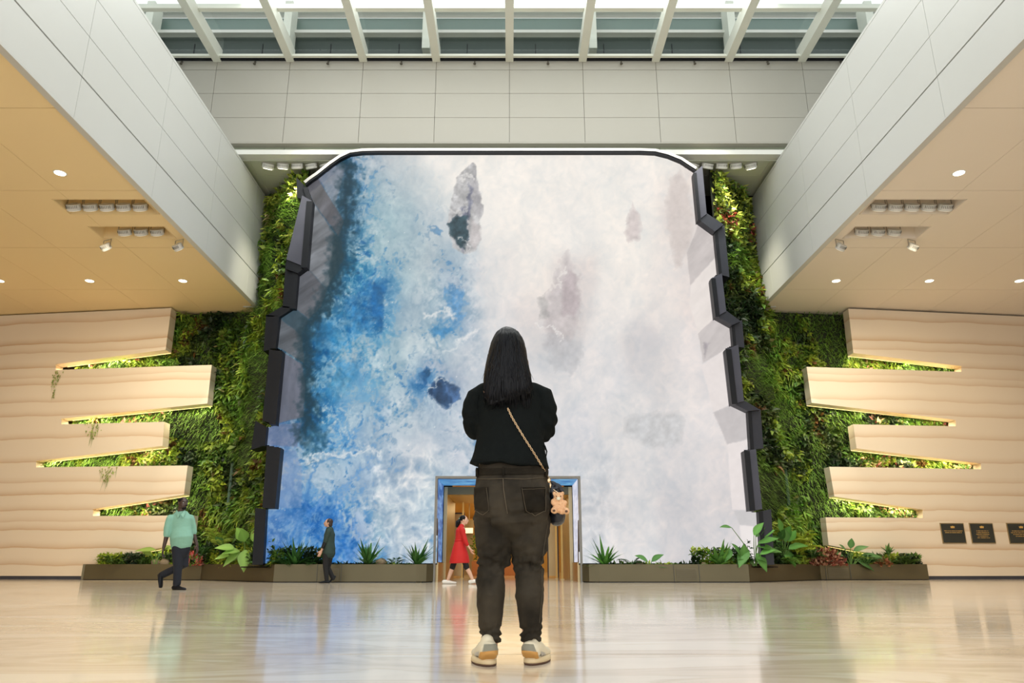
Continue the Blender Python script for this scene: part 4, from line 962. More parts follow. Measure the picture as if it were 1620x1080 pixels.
# grassy box standing at the lower left of the screen
# trailing vines on the left stone wall
for (x, y0, y1, lb) in ((93, 586, 628, 'thin vine trailing from the tip of the topmost slot, left stone wall'), (150, 671, 694, 'short bushy vine hanging under the second slot of the left stone wall'), (172, 739, 762, 'pale vine hanging under the third slot of the left stone wall')):
    p = onwall(x, y0-3, -1); q_ = onwall(x, y1, -1); n = 46; t = RS.rand(n); P = np.array([[p.x, p.y-.03, p.z]])+np.array([[0, 0, -(p.z-q_.z)]])*t[:, None]; P[:, 0] += (.16 if x > 100 else .09)*RS.normal(size=n)*(1.1-t)
    lv = Leaves(); lv.add(P, np.array([[0, -.4, -1.]])+.5*rdir(n), np.array([[0, -1., .2]])+.3*rdir(n), RS.uniform(.05, .11, n), RS.uniform(.03, .05, n), colvar(n, (.30, .36, .10), .3))
    lv.blade(P[:6], np.array([[0, -.2, -1.]])+.1*rdir(6), np.full(6, .05), np.full(6, .35), np.full(6, .012), colvar(6, (.2, .3, .08)))
    tag(lv.build('trailing_vine'), lb, 'vine', 'vines on the stone wall')

# ================================================================== PLANTS IN THE TROUGHS
ZS = .39
def strap_plant(name, x, y, n, Lh, wd, label, col=(.05, .16, .03), group='strap-leaved plants in the troughs', spread=1.0, z=ZS):
    o = empty(name, (x, y, z), label, 'plant', group); lv = Leaves(); n = int(n*1.9); a = RS.rand(n)*6.283; el = RS.uniform(.25, 1.25, n)
    D = np.stack([np.cos(a)*np.cos(el)*spread, np.sin(a)*np.cos(el)*.7, np.sin(el)], 1); L2 = 1.6*Lh*RS.uniform(.6, 1.1, n); wd = wd*2.2
    lv.blade(np.tile([[x, y, z]], (n, 1))+.03*rdir(n), D, L2*.30*np.cos(el), L2, wd*RS.uniform(.8, 1.2, n), colvar(n, col, .35), 6); lv.build('leaf_crown', o)
    bm = bmesh.new(); tube(bm, [(x, y, z-.02), (x, y, z+.10)], [.03, .02], 8); fin('stem', bm, M['stem'], o); return o
def big_leaf(lv, base, tip, width, col, up=(0, -.5, .8)):
    """one broad leaf with a lobed outline, 2 x 7 grid"""
    base = Vector(base); tip = Vector(tip); d = tip-base; L_ = d.length; d.normalize(); s_ = d.cross(Vector(up)).normalized(); n_ = s_.cross(d)
    prof = [.12, .72, 1, .95, .72, .38, .02]; V, F_ = [], []
    for i, w_ in enumerate(prof):
        t = i/6; c = base+d*L_*t-Vector((0, 0, 1))*L_*.16*t*t
        V += [c-s_*width*.5*w_+n_*width*.10*w_, c, c+s_*width*.5*w_+n_*width*.10*w_]
    for i in range(6):
        for k in range(2): a = 3*i+k; F_ += [(a, a+1, a+4), (a, a+4, a+3)]
    V = np.array([tuple(v) for v in V]); lv.v.append(V); lv.f.append(np.array(F_)+lv.n); C = np.tile([col], (len(V), 1)); C[1::3] *= 1.35; lv.c.append(np.clip(C, 0, 1)); lv.n += len(V)
def broad_plant(name, x, y, leaves, label, col=(.12, .34, .05), z=ZS, group='broad-leaved plants in the troughs'):
    """leaves: (dx, dz, length, width, dirx, dirz)"""
    o = empty(name, (x, y, z), label, 'plant', group)
    if name == 'elephant_ear_plant': leaves = leaves+[(dx*.7+random.uniform(-.12, .12), dz*random.uniform(.6, 1.05), Ln*.85, Wd*.9, ux+random.uniform(-.5, .5), uz+random.uniform(-.5, .5)) for (dx, dz, Ln, Wd, ux, uz) in leaves[:6] if dx > -.5]
    for (dx, dz, Ln, Wd, ux, uz) in leaves:
        p = Vector((x+dx, y+random.uniform(-.1, .1), z+dz)); bm = bmesh.new(); tube(bm, [(x+dx*.1, y, z-.02), (x+dx*.5, y, z+dz*.6), tuple(p)], [.014, .011, .008], 6); fin('stalk', bm, M['stem'], o)
        lv = Leaves(); Ln *= 1.2; Wd *= 1.25; d = Vector((ux, -.25, uz)).normalized(); c = tuple(np.clip(np.array(col)*random.uniform(.75, 1.3), 0, 1)); big_leaf(lv, p, p+d*Ln, Wd, c); lv.build('leaf', o)
    return o
def fern(name, x, y, n, Lh, label, col=(.08, .24, .04), z=ZS, group='ferns in the troughs'):
    o = empty(name, (x, y, z), label, 'plant', group); lv = Leaves()
    for i in range(n):
        a = random.uniform(0, 6.283); el = random.uniform(.5, 1.2); D = np.array([math.cos(a)*math.cos(el), .6*math.sin(a)*math.cos(el), math.sin(el)]); Ln = Lh*random.uniform(.7, 1.1)
        t = np.linspace(.12, 1, 15); P = np.array([x, y, z])+D*Ln*t[:, None]-np.array([0, 0, 1])*(Ln*.5*t**2)[:, None]; S_ = np.cross(D, [0, 0, 1]); S_ /= np.linalg.norm(S_)
        for sg in (-1, 1):
            m = len(t); lv.add(P, S_*sg+D*.35+.1*rdir(m), np.tile([[0, -.2, 1.]], (m, 1)), .24*Ln*np.sin(t*2.6+.4)+.02, np.full(m, .035), colvar(m, col, .25))
        lv.blade(np.array([[x, y, z]]), D[None], np.array([Ln*.5]), np.array([Ln]), np.array([.012]), colvar(1, col), 6)
    lv.build('frond_crown', o); return o
def pxl(px, y): return atY(px, 880, y).x
YP = PF+.16
# on the screen side, left of the doorway
strap_plant('strap_leaf_plant', pxl(582, YP), YP, 26, .58, .042, 'spiky dark green plant left of the palm-leaved sprig, left of the doorway')
strap_plant('strap_leaf_plant', pxl(660, YP), YP, 26, .55, .040, 'spiky dark green plant closest to the left edge of the doorway')
strap_plant('strap_leaf_plant', pxl(468, YP), YP, 28, .56, .040, 'spiky green plant beside the walker in the dark green blouse')
fern('sprig_plant', pxl(624, YP), YP, 6, .62, 'thin palm-like sprig between two spiky plants left of the doorway', (.04, .13, .03))
# right of the doorway
strap_plant('strap_leaf_plant', pxl(956, YP), YP, 26, .55, .045, 'spiky green plant closest to the right edge of the doorway', (.09, .26, .04))
fern('sprig_plant', pxl(1000, YP), YP, 4, .62, 'thin dark sprig between spiky and round-leaved plants right of the doorway', (.03, .09, .025))
broad_plant('rubber_plant', pxl(1028, YP), YP, [(-.05, .12, .36, .20, -.9, .55), (.04, .12, .34, .19, .8, .62), (.12, .02, .26, .12, 1, -.02), (-.16, .02, .26, .12, -1, .25)], 'small plant with paired oval leaves right of the doorway', (.10, .28, .06))
strap_plant('strap_leaf_plant', pxl(1138, YP), YP, 34, .52, .07, 'bushy spiky green plant at the foot of the right screen edge', (.13, .32, .06))
broad_plant('rubber_plant', pxl(1160, YP+.1), YP+.1, [(.0, .22, .24, .14, .9, .3), (-.1, .25, .22, .13, -.6, .6), (.2, .2, .25, .14, .9, .1), (.1, .3, .2, .12, .3, .8)], 'dark leafy plant behind the bushy spiky plant, right trough', (.04, .12, .05))
# tall broad-leaved groups at the outer screen edges
yl = 21.0
broad_plant('elephant_ear_plant', pxl(388, yl), yl, [(-.05, .62, .42, .30, -.35, .8), (.12, .60, .46, .30, .35, .85), (.30, .50, .50, .32, .95, .35), (-.30, .42, .45, .28, -.95, .2), (.20, .30, .42, .28, .9, -.1), (-.15, .32, .40, .28, -.6, -.5), (.02, .40, .44, .30, .1, -.8), (.40, .28, .30, .2, .9, .2), (-.42, .25, .32, .22, -.9, -.1)], 'large plant with big pale green leaves at the foot of the left living wall', (.26, .46, .10), z=.42)
broad_plant('canna_plant', pxl(428, 20.3), 20.3, [(.02, .12, .62, .13, .75, .8), (-.1, .1, .34, .13, -.5, .8), (.1, .05, .4, .1, .2, .9), (-.1, .05, .35, .12, -.9, .3)], 'plant with one long slanting leaf in front of the lower left screen corner', (.07, .20, .05))
yr = 20.75
yr = 20.04
broad_plant('elephant_ear_plant', pxl(1194, yr), yr, [(-.55, .95, .30, .14, -.9, .15), (-.38, .22, .42, .22, -.5, .75), (.10, .55, .46, .24, .9, .35), (.0, .75, .40, .2, .5, .8), (.2, .35, .42, .24, .9, .1), (-.2, .42, .44, .26, -.45, -.6), (.05, .30, .38, .25, .3, -.7), (.25, .7, .36, .2, .8, .6), (-.62, .40, .30, .2, -.5, -.7)], 'tall broad-leaved plant reaching over the lower right screen corner', (.13, .33, .07), z=.42)
fern('fern_plant', pxl(1262, 21.8), 21.8, 16, 1.35, 'large yellow-green fern arching from the right living wall foot', (.36, .46, .04), z=.7)
fern('fern_plant', pxl(1240, 21.4), 21.4, 12, .9, 'mid-green fern below the yellow-green fern, right trough', (.16, .32, .05))
fern('fern_plant', pxl(1218, 20.9), 20.9, 13, .95, 'dark green fern just right of the tall broad-leaved plant, right trough', (.06, .16, .03), z=.6)
broad_plant('elephant_ear_plant', pxl(1240, 21.3), 21.3, [(-.2, .5, .4, .22, -.6, .6), (.1, .6, .42, .24, .3, .8), (.25, .4, .4, .24, .9, .2), (-.3, .3, .36, .2, -.8, -.2), (.1, .3, .36, .22, .3, -.7), (0, .8, .4, .2, -.2, .9)], 'second broad-leaved plant standing in front of the right living wall', (.10, .27, .05), z=.5)
fern('fern_plant', pxl(345, 21.7), 21.7, 14, 1.2, 'tall yellow-green fern left of the big pale leaves, left trough', (.30, .42, .06), z=.9)
broad_plant('philodendron_plant', pxl(1345, 22.7), 22.7, [(-.1, .38, .34, .2, -.6, .7), (.1, .42, .4, .2, .8, .4), (.3, .3, .5, .2, 1, .05), (-.25, .3, .35, .2, -.9, .2), (.0, .5, .3, .16, .1, 1), (.2, .15, .4, .22, .7, -.4), (.45, .3, .36, .16, .9, -.1)], 'plant with jagged dark leaves behind the reddish clump, right trough', (.07, .18, .05))
strap_plant('small_palm', pxl(1406, 22.75), 22.75, 18, .22, .05, 'miniature palm on a thin stem near the right trough end', (.10, .22, .05), z=.74, group='small palms'); 
bm = bmesh.new(); x_ = pxl(1406, 22.75); tube(bm, [(x_+.05, 22.75, .38), (x_, 22.75, .75)], [.018, .012], 6); o = fin('trunk', bm, M['stem'], bpy.data.objects['small_palm'])
for s, x0_, lb in ((-1, 178, 'ragged fern spilling over the outer end of the left trough'), (1, 1432, 'ragged fern spilling over the outer end of the right trough')):
    fern('fern_plant', pxl(x0_, 22.65), 22.65, 12, .62, lb, (.09, .17, .03), z=.43)
broad_plant('philodendron_plant', pxl(248, 22.7), 22.7, [(-.05, .45, .5, .2, -1, .1), (.1, .4, .3, .2, .6, .6), (-.2, .3, .3, .18, -.7, .5), (.1, .5, .3, .2, .9, .1)], 'low plant with a long flat leaf behind the man in the mint shirt', (.22, .33, .06))
# red-flowered and coppery clumps
def clump(name, x, y, rx, rz, n, label, cat, cols, z=ZS, ls=.13):
    P = rdir(n)*np.array([[rx, .25, rz]])*RS.uniform(.5, 1, (n, 1)); P[:, 2] = np.abs(P[:, 2]); k = RS.randint(len(cols), size=n); C = np.array([cols[i] for i in k])*RS.uniform(.7, 1.25, (n, 1))
    lv = Leaves(); lv.add(P+np.array([[x, y, z]]), P/rx+np.array([[0, -.5, .3]])+.5*rdir(n), P/rx+.6*rdir(n)+np.array([[0, -.5, .6]]), ls*RS.uniform(.6, 1.3, n), ls*.6*RS.uniform(.7, 1.2, n), np.clip(C, 0, 1))
    return tag(lv.build(name), label, cat, 'leafy clumps in the troughs')
clump('coral_bells', pxl(1308, 22.4), 22.4, .50, .50, 420, 'coppery red leafy clump at the foot of the lowest right stone band', 'plant', [(.34, .12, .07), (.20, .05, .03), (.58, .33, .22)])
clump('begonia', pxl(303, 22.3), 22.3, .28, .45, 200, 'small red-flowering clump behind the man in the mint shirt', 'plant', [(.65, .10, .08), (.15, .30, .05), (.7, .3, .28)])
clump('coral_bells', pxl(1395, 22.8), 22.8, .22, .18, 120, 'rust brown clump beside the miniature palm, right trough', 'plant', [(.25, .09, .04), (.35, .14, .06)])
for (px_, dz, kind, lb) in ((408, .2, 0, 'dark leafy plant left of the slanting leaf, left trough'), (446, .0, 1, 'low dark fern just right of the slanting leaf, left trough'), (498, 0, 1, 'low dark fern behind the walker in the dark green blouse'), (318, .3, 1, 'bushy fern at the left living wall foot, beside the man'), (370, .15, 0, 'dark leafy plant under the big pale leaves, left trough'), (1176, .05, 1, 'dark low fern in front of the right screen corner'), (1225, .25, 0, 'dark leafy plant at the right living wall foot'), (1285, .2, 1, 'mid-green fern left of the coppery clump, right trough'), (1372, .05, 1, 'low fern right of the jagged dark leaves, right trough')):
    yy = YP if px_ in (446, 498, 1176) else 21.4 if px_ in (370, 408, 1225) else 22.2
    if kind: fern('fern_plant', pxl(px_, yy), yy, 13, .62, lb, (.05, .14, .03), z=ZS+dz)
    else: broad_plant('philodendron_plant', pxl(px_, yy), yy, [(random.uniform(-.35, .35), random.uniform(.1, .5), .3, .2, random.uniform(-1, 1), random.uniform(-.2, .8)) for _ in range(11)], lb, (.06, .16, .03), z=ZS+dz)
# ground cover
for s, nm in ((-1, 'left'), (1, 'right')):
    lv = Leaves()
    for (ax, ay, bx, by, n, hz) in ((6.2, PF+.2, 9.05, 22.75, 5200, .62), (9.05, 22.8, 12.3, 23.05, 3400, .32), (2.6, YP, 6.2, YP, 420, .05), (4.75, YP, 6.2, YP, 1300, .42)):
        u = RS.rand(n); P = np.stack([s*(ax+(bx-ax)*u), ay+(by-ay)*u+RS.uniform(-.02, .42 if ax > 5 else .1, n), ZS+hz*RS.rand(n)**1.5], 1)
        q = fbm(P[:, 0]*1.5+3, P[:, 2]*2+P[:, 1], 3); C = np.where((q > .52)[:, None], colvar(n, GR['lime'], .4), colvar(n, GR['mid'], .5)); C = np.where((q < .42)[:, None], colvar(n, GR['dark'], .5), C)
        lv.add(P, np.array([[0, -.3, .5]])+.8*rdir(n), np.array([[0, -.4, 1]])+.6*rdir(n), .12*RS.uniform(.6, 1.4, n), .07*RS.uniform(.6, 1.3, n), C)
    tag(lv.build('ground_cover'), f'low mixed green ground cover filling the {nm} trough', 'ground cover', kind='stuff')
    # slope of creeping leaves rising to the lowest slot
for (px_, y, r, lb) in ((248, 22.9, .14, 'left of two pale round stones in the left trough'), (262, 22.88, .15, 'right of two pale round stones in the left trough'), (603, YP, .15, 'brown rounded stone left of the doorway between plants'), (1011, YP, .11, 'brown stone beside the paired-leaf plant right of the doorway'), (1113, YP-.02, .08, 'small upright pinkish stone left of the bushy spiky plant'), (1183, YP+.2, .14, 'brown knobbly stone near the right screen corner plants')):
    bm = bmesh.new(); ell(bm, (0, 0, 0), (r, r*.8, r*.8), sub=3)
    for v in bm.verts: v.co *= 1+.22*noise.noise(v.co*9+Vector((px_, 0, 0)))
    for v in bm.verts: v.co += Vector((pxl(px_, y), y, ZS+r*.6))
    tag(fin('stone', bm, M['rock'], None, True), lb, 'stone', 'stones in the troughs')
# plant boxes seen through the doorway
for (px_, y, lb, w_) in ((760, 30, 'brown plant tub with leafy shrub deep in the corridor, left', .30), (806, 31, 'brown plant tub glimpsed between the standing woman\'s knees', .45)):
    x = pxl(px_, y); o = empty('plant_tub', (x, y, 0), lb, 'plant tub', 'tubs in the corridor')
    bm = bmesh.new(); hexa(bm, [(x-w_, y-w_, 0), (x+w_, y-w_, 0), (x+w_, y+w_, 0), (x-w_, y+w_, 0)], [(x-w_*1.1, y-w_*1.1, .55), (x+w_*1.1, y-w_*1.1, .55), (x+w_*1.1, y+w_*1.1, .55), (x-w_*1.1, y+w_*1.1, .55)]); fin('tub', bm, mat('terracotta', (.42, .17, .07), .6, var=(3, .1)), o)
    n = 260; P = rdir(n)*np.array([[.42, .3, .62]])*RS.uniform(.3, 1, (n, 1))+np.array([[x, y, 1.15]]); lv = Leaves(); lv.add(P, rdir(n), rdir(n), np.full(n, .16), np.full(n, .07), colvar(n, (.12, .24, .03), .4)); fo = lv.build('foliage', o)
    bm = bmesh.new(); tube(bm, [(x, y, .5), (x+.02, y, 1.2)], [.025, .015], 6); fin('stem', bm, M['stem'], o)

# ================================================================== PLAQUES
pq = []
def plaque(px0, px1, y0, y1, lb, seed, rows):
    p0, n = wl(1); ux = Vector((1, .13, 0)).normalized()
    tl, br = onwall(px0, y0, 1), onwall(px1, y1, 1); zt, zb = tl.z, br.z
    tr = onwall(px1-8, y0, 1); W_ = (tr-tl).dot(ux)+.05; o = empty('wall_plaque', (tl.x, tl.y-.03, zb), lb, 'plaque', 'dark plaques on the right stone wall')
    base = Vector((tl.x, tl.y, 0))+n*.002
    def P(u, z, off): return base+ux*u+n*off+Vector((0, 0, z))
    bm = bmesh.new(); hexa(bm, [P(0, zb, 0), P(W_, zb, 0), P(W_, zb, .02), P(0, zb, .02)], [P(0, zt, 0), P(W_, zt, 0), P(W_, zt, .02), P(0, zt, .02)]); fin('bronze_rim', bm, M['bronze'], o)
    e = .025; bm = bmesh.new(); hexa(bm, [P(e, zb+e, .02), P(W_-e, zb+e, .02), P(W_-e, zb+e, .028), P(e, zb+e, .028)], [P(e, zt-e, .02), P(W_-e, zt-e, .02), P(W_-e, zt-e, .028), P(e, zt-e, .028)]); fin('glass', bm, M['glass_dark'], o)
    # crest: shield with flanking supporters
    bm = bmesh.new(); cx_, cz = W_*.5, zb+(zt-zb)*.80
    sh = [(-.03, .035), (.03, .035), (.03, -.01), (0, -.04), (-.03, -.01)]
    for sh_ in (sh, [(-.07, .03), (-.035, .02), (-.035, -.035), (-.06, -.03)], [(.07, .03), (.06, -.03), (.035, -.035), (.035, .02)]): prism(bm, [P(cx_+a, cz+b_, .0285) for a, b_ in sh_], n*.004)
    fin('crest', bm, M['goldleaf'], o)
    # rows of engraved text, too small in the photo to be read: broken strokes
    rr = random.Random(seed); bm = bmesh.new(); hh = (zt-zb)
    for k, wd in enumerate(rows):
        z = zb+hh*(.60-.085*k); u = cx_-wd*W_/2; end = cx_+wd*W_/2
        while u < end:
            l_ = rr.uniform(.008, .018); hexa(bm, [P(u, z, .0285), P(u+l_, z, .0285), P(u+l_, z, .030), P(u, z, .030)], [P(u, z+.018, .0285), P(u+l_, z+.018, .0285), P(u+l_, z+.018, .030), P(u, z+.018, .030)]); u += l_+(.022 if rr.random() < .2 else .006)
    fin('lettering', bm, M['goldleaf'], o)
plaque(1486, 1529, 827, 859.5, 'dark green glossy plaque nearest the living wall, with crest and two text lines', 1, [.75, .7])
plaque(1532, 1575, 827, 859.5, 'dark glossy plaque with crest, middle one of the three', 2, [.5, .5, .55, .45, .5])
plaque(1591, 1640, 827, 860, 'black glossy plaque with gold lettering cut by the right picture edge', 3, [.7, .8, .66, .5])
#@@PEOPLE
# ================================================================== PEOPLE
def hand(bm, wrist, d, palm, thumb, s=1.0, curl=.5):
    """palm, four unequal bent fingers and a thumb from the side; d = finger direction, palm = palm normal, thumb = thumb side"""
    w_ = Vector(wrist); d = Vector(d).normalized(); palm = Vector(palm); palm = (palm-d*palm.dot(d)).normalized(); t = Vector(thumb); t = (t-d*t.dot(d)-palm*t.dot(palm)).normalized()
    capsule(bm, [w_, w_+d*.035*s, w_+d*.085*s], [(.026*s, .017*s), (.036*s, .017*s), (.038*s, .014*s)], 10, t)
    for i, (o_, L_) in enumerate(((.029, .072), (.010, .080), (-.010, .074), (-.028, .058))):
        b0 = w_+d*.088*s+t*o_*s; L_ *= s; c = curl*(1+.12*i)
        p1 = b0+(d*math.cos(c*.5)+palm*math.sin(c*.5))*L_*.45; p2 = p1+(d*math.cos(c*1.3)+palm*math.sin(c*1.3))*L_*.32; p3 = p2+(d*math.cos(c*2.1)+palm*math.sin(c*2.1))*L_*.25
        capsule(bm, [b0-d*.01*s, p1, p2, p3], [.0092*s, .0088*s, .008*s, .007*s], 8)
    b0 = w_+d*.025*s+t*.026*s; p1 = b0+(d*.6+t*.75+palm*.2).normalized()*.035*s; p2 = p1+(d*.85+t*.3+palm*.35).normalized()*.030*s; p3 = p2+(d*.95+palm*.3).normalized()*.02*s
    capsule(bm, [b0, p1, p2, p3], [.013*s, .011*s, .0095*s, .008*s], 8)
def head(bm, c, face, s=1.0, up=(0, 0, 1)):
    """skull, jaw, nose, lips, ears; c = middle of head, face = look direction"""
    c = Vector(c); f = Vector(face).normalized(); u = Vector(up); u = (u-f*u.dot(f)).normalized(); r = f.cross(u)
    R_ = Matrix((r, f, u)).transposed()
    def E_(off, rad): ell(bm, c+(r*off[0]+f*off[1]+u*off[2])*s, tuple(q*s for q in rad), R_.to_4x4(), 3)
    E_((0, -.012, .022), (.076, .096, .092)); E_((0, .025, -.040), (.058, .062, .062)); E_((0, .062, -.082), (.026, .022, .018)); E_((0, .045, .010), (.064, .050, .055))
    capsule(bm, [c+(f*.088+u*.012)*s, c+(f*.108-u*.022)*s], [.009*s, .014*s], 8)
    E_((0, .088, -.050), (.024, .010, .006)); E_((0, .086, -.060), (.021, .010, .006)); E_((0, .085, .030), (.045, .012, .010))
    for q in (-1, 1): E_((.077*q, -.008, -.005), (.010, .018, .030)); E_((.045*q, .05, -.02), (.022, .025, .022))
def face_bits(o, c, face, s=1.0, lip=(.35, .08, .06), moust=False):
    c = Vector(c); f = Vector(face).normalized(); u = Vector((0, 0, 1)); u = (u-f*u.dot(f)).normalized(); r = f.cross(u)
    for q in (-1, 1):
        bm = bmesh.new(); ell(bm, c+(r*.030*q+f*.083+u*.006)*s, (.013*s, .010*s, .008*s)); fin('eye', bm, M['white'], o, True)
        bm = bmesh.new(); ell(bm, c+(r*.030*q+f*.091+u*.006)*s, (.0055*s,)*3); fin('pupil', bm, M['black'], o, True)
        bm = bmesh.new(); capsule(bm, [c+(r*.016*q+f*.094+u*.026)*s, c+(r*.046*q+f*.083+u*.028)*s], .0045*s, 6); fin('eyebrow', bm, M['hair'], o, True)
    bm = bmesh.new(); capsule(bm, [c+(r*-.022+f*.094-u*.054)*s, c+(f*.101-u*.053)*s, c+(r*.022+f*.094-u*.054)*s], .0055*s, 6); fin('mouth', bm, mat('lips', lip, .5, var=(20, .05)), o, True)

# ---------------- the woman in front, seen from behind
YW = 3.86
def W(px0, px1, py, Y=YW): a, b_ = atY(px0, py, Y), atY(px1, py, Y); return (a+b_)/2, (b_.x-a.x)/2
def Wp(px, py, dy=0): return atY(px, py, YW+dy)
wm = empty('person', (0, YW, 0), 'woman seen from behind in black top and faded dark jeans, arms folded, facing the screen', 'person')
bm = bmesh.new()
cH, _ = W(772, 834, 556); cH = Vector((cH.x, YW+.03, atY(803, 557, YW).z))
head(bm, cH, (.12, 1, .12), 1.02)
capsule(bm, [cH+Vector((0, -.02, -.06)), Wp(803, 610, .0)], [.055, .065], 14)
capsule(bm, [Wp(804, 622), Wp(806, 680), Wp(808, 735), Wp(810, 775)], [(.165, .09), (.155, .105), (.165, .115), (.18, .13)], 24, (1, 0, 0))
elL, elR = Wp(751, 679, .04), Wp(862, 682, .04)
wrL, wrR = Wp(790, 668, .34), Wp(826, 664, .30)
capsule(bm, [Wp(764, 624), elL, ], [.048, .040], 12); capsule(bm, [elL, wrL], [.038, .026], 12)
capsule(bm, [Wp(850, 624), elR], [.048, .040], 12); capsule(bm, [elR, wrR], [.038, .026], 12)
hand(bm, wrL, (.75, .35, .55), (.5, -.6, .1), (0, .2, 1), 1.0, .9); hand(bm, wrR, (-.75, .35, .55), (-.5, -.6, .1), (0, .2, 1), 1.0, .9)
for sx, pts in ((-1, [(777, 800), (778, 890), (777, 1000), (776, 1032)]), (1, [(836, 800), (836, 890), (838, 1000), (840, 1032)])):
    capsule(bm, [Wp(x, y, .02) for x, y in pts], [.075, .055, .038, .034], 14)
merge_solid('body', bm, M['skin'], wm, .009)

# jeans: two shaped legs and the seat, fused, then creased
bm = bmesh.new()
def station(px0, px1, py, depth, yo=0): c, a = W(px0, px1, py, YW); return c+Vector((0, yo, 0)), (a, depth)
pel = [station(755, 869, 741, .128), station(752, 870, 760, .145, -.005), station(749, 871, 780, .165, -.02), station(748, 872, 800, .172, -.025), station(750, 870, 820, .150, -.01)]
capsule(bm, [p for p, _ in pel[:-1]], [(r[0]-.004, r[1]) for _, r in pel[:-1]], 32, (1, 0, 0))
for hx in (781, 841): ell(bm, Wp(hx, 799, -.075), (.098, .10, .10), None, 3)
LEG = {-1: [(748, 810, 812, .125), (750, 809.5, 835, .122), (752, 809, 860, .112), (754.5, 806, 880, .097), (755, 800.5, 898, .083), (753.5, 800, 918, .083), (753.5, 799.5, 940, .083), (755, 797, 960, .075), (757.5, 793, 985, .062), (760, 791, 1000, .056), (760, 791, 1013, .055)],
       1: [(807, 872, 812, .125), (807, 870, 835, .122), (807.5, 867, 860, .112), (810.5, 862.5, 880, .097), (814, 860, 898, .083), (814, 861, 918, .083), (815, 860.5, 940, .083), (818, 858.5, 960, .075), (822, 857, 985, .062), (824, 856, 1000, .056), (824, 856, 1013, .055)]}
for sx, st in LEG.items():
    q = [station(a, b_, y, d) for a, b_, y, d in st]
    yo = [-.005, -.0, 0, .01, .015, -.005, -.015, -.01, .0, .005, .005]
    tube(bm, [p+Vector((0, yo[i], 0)) for i, (p, _) in enumerate(q)], [r for _, r in q], 28, (1, 0, 0))
zk = atY(806, 893, YW).z; za = atY(806, 1005, YW).z; zseat = atY(806, 818, YW).z
def crease(P):
    z = P[:, 2]; ang = np.arctan2(P[:, 0]-np.where(P[:, 0] < 0.0, -.09, .11), P[:, 1]-YW); lf = np.where(P[:, 0] < 0, 0., 5.)
    w1 = fbm(ang*1.3+lf+20, z*26+.6*ang, 3)-.5
    k = np.exp(-((z-zk)/.085)**2)*.036+np.exp(-((z-za)/.05)**2)*.034+.010+np.exp(-((z-zseat)/.05)**2)*.026
    fold = np.exp(-((z-za)/.04)**2)*.006*np.sin(z*190+2.2*np.sin(ang*2+lf)+lf)
    knee = np.exp(-((z-zk)/.055)**2)*.005*np.sin(z*150+1.6*np.sin(ang*1.5+lf)+lf)
    return w1*k+fold+knee
jeans = merge_solid('jeans', bm, M['denim'], wm, .0075, 3, crease)
# details laid on the surface of the jeans
def bvh_of(o): return BVHTree.FromPolygons([tuple(v.co) for v in o.data.vertices], [tuple(p.vertices) for p in o.data.polygons])
BV = bvh_of(jeans)
def on_surf(px, py, lift=.003, bv=None):
    o_ = Vector((0, 0, H)); d = Vector(ray(px, py)).normalized(); hit, n, i, t = (bv or BV).ray_cast(o_+d*2.5, d)
    if hit is None:
        q = Wp(px, py, -.05); hit, n, i, t = (bv or BV).find_nearest(q); return hit+(q-hit).normalized()*lift
    return hit+n*lift*(1 if n.dot(d) < 0 else -1)
def line_on(pts, step=2.0, lift=.0025, bv=None):
    out = []
    for (x0, y0), (x1, y1) in zip(pts[:-1], pts[1:]):
        n = max(1, int(math.hypot(x1-x0, y1-y0)/step)); out += [on_surf(x0+(x1-x0)*i/n, y0+(y1-y0)*i/n, lift, bv) for i in range(n)]
    return out+[on_surf(*pts[-1], lift, bv)]
def stitch(name, pts, r=.0013, m='stitch', lift=.002):
    bm = bmesh.new(); tube(bm, line_on(pts, 1.5, lift), r, 5); return fin(name, bm, M[m], wm, True)
def patch_on(name, poly, m, lift=.004, n=12, bv=None, parent=None):
    """cloth patch hugging the surface: bilinear quad of photo points"""
    bm = bmesh.new(); (a, b_, c, d) = poly; V = []
    for j in range(n+1):
        v = j/n; row = []
        for i in range(n+1):
            u = i/n; x = (a[0]*(1-u)+b_[0]*u)*(1-v)+(d[0]*(1-u)+c[0]*u)*v; y = (a[1]*(1-u)+b_[1]*u)*(1-v)+(d[1]*(1-u)+c[1]*u)*v
            row.append(bm.verts.new(on_surf(x, y, lift, bv)))
        V.append(row)
    for j in range(n):
        for i in range(n): bm.faces.new((V[j][i], V[j][i+1], V[j+1][i+1], V[j+1][i]))
    r = bmesh.ops.solidify(bm, geom=bm.faces[:], thickness=.0025)
    return fin(name, bm, M[m], parent or wm, True)
pockets = [[(751, 772), (773, 770), (774, 809), (752, 806)], [(824, 771), (863, 771), (863, 809), (830, 810)]]
for pk in pockets: patch_on('back_pocket', pk, 'denim', .0045)
stitch('pocket_stitching', [(771, 771), (773.5, 806), (765, 813), (752, 806)], .0012, 'stitch', .008)
stitch('pocket_stitching', [(825, 772), (831, 806), (846, 814), (862, 807), (861.5, 771)], .0012, 'stitch', .008)
stitch('pocket_stitching', [(825, 774.5), (861, 773)], .0010, 'stitch', .008)
stitch('centre_seam', [(796, 757), (797, 775), (800, 795), (803, 812)], .0022, 'stitch', .003)
stitch('yoke_seam', [(752, 757), (775, 758), (796, 757)], .0016, 'stitch', .003)
stitch('yoke_seam', [(796, 757), (830, 758), (869, 754)], .0016, 'stitch', .003)
patch_on('waistband', [(755, 741.5), (868, 740), (869, 750), (754, 752)], 'denim', .006, 22)
for x in (757, 797, 862): patch_on('belt_loop', [(x-1.6, 740), (x+1.6, 740), (x+1.6, 755), (x-1.6, 755)], 'denim', .011, 4)
stitch('outer_seam', [(866, 830), (861, 860), (857, 890), (857, 940), (853, 985)], .0012, 'stitch', .002)

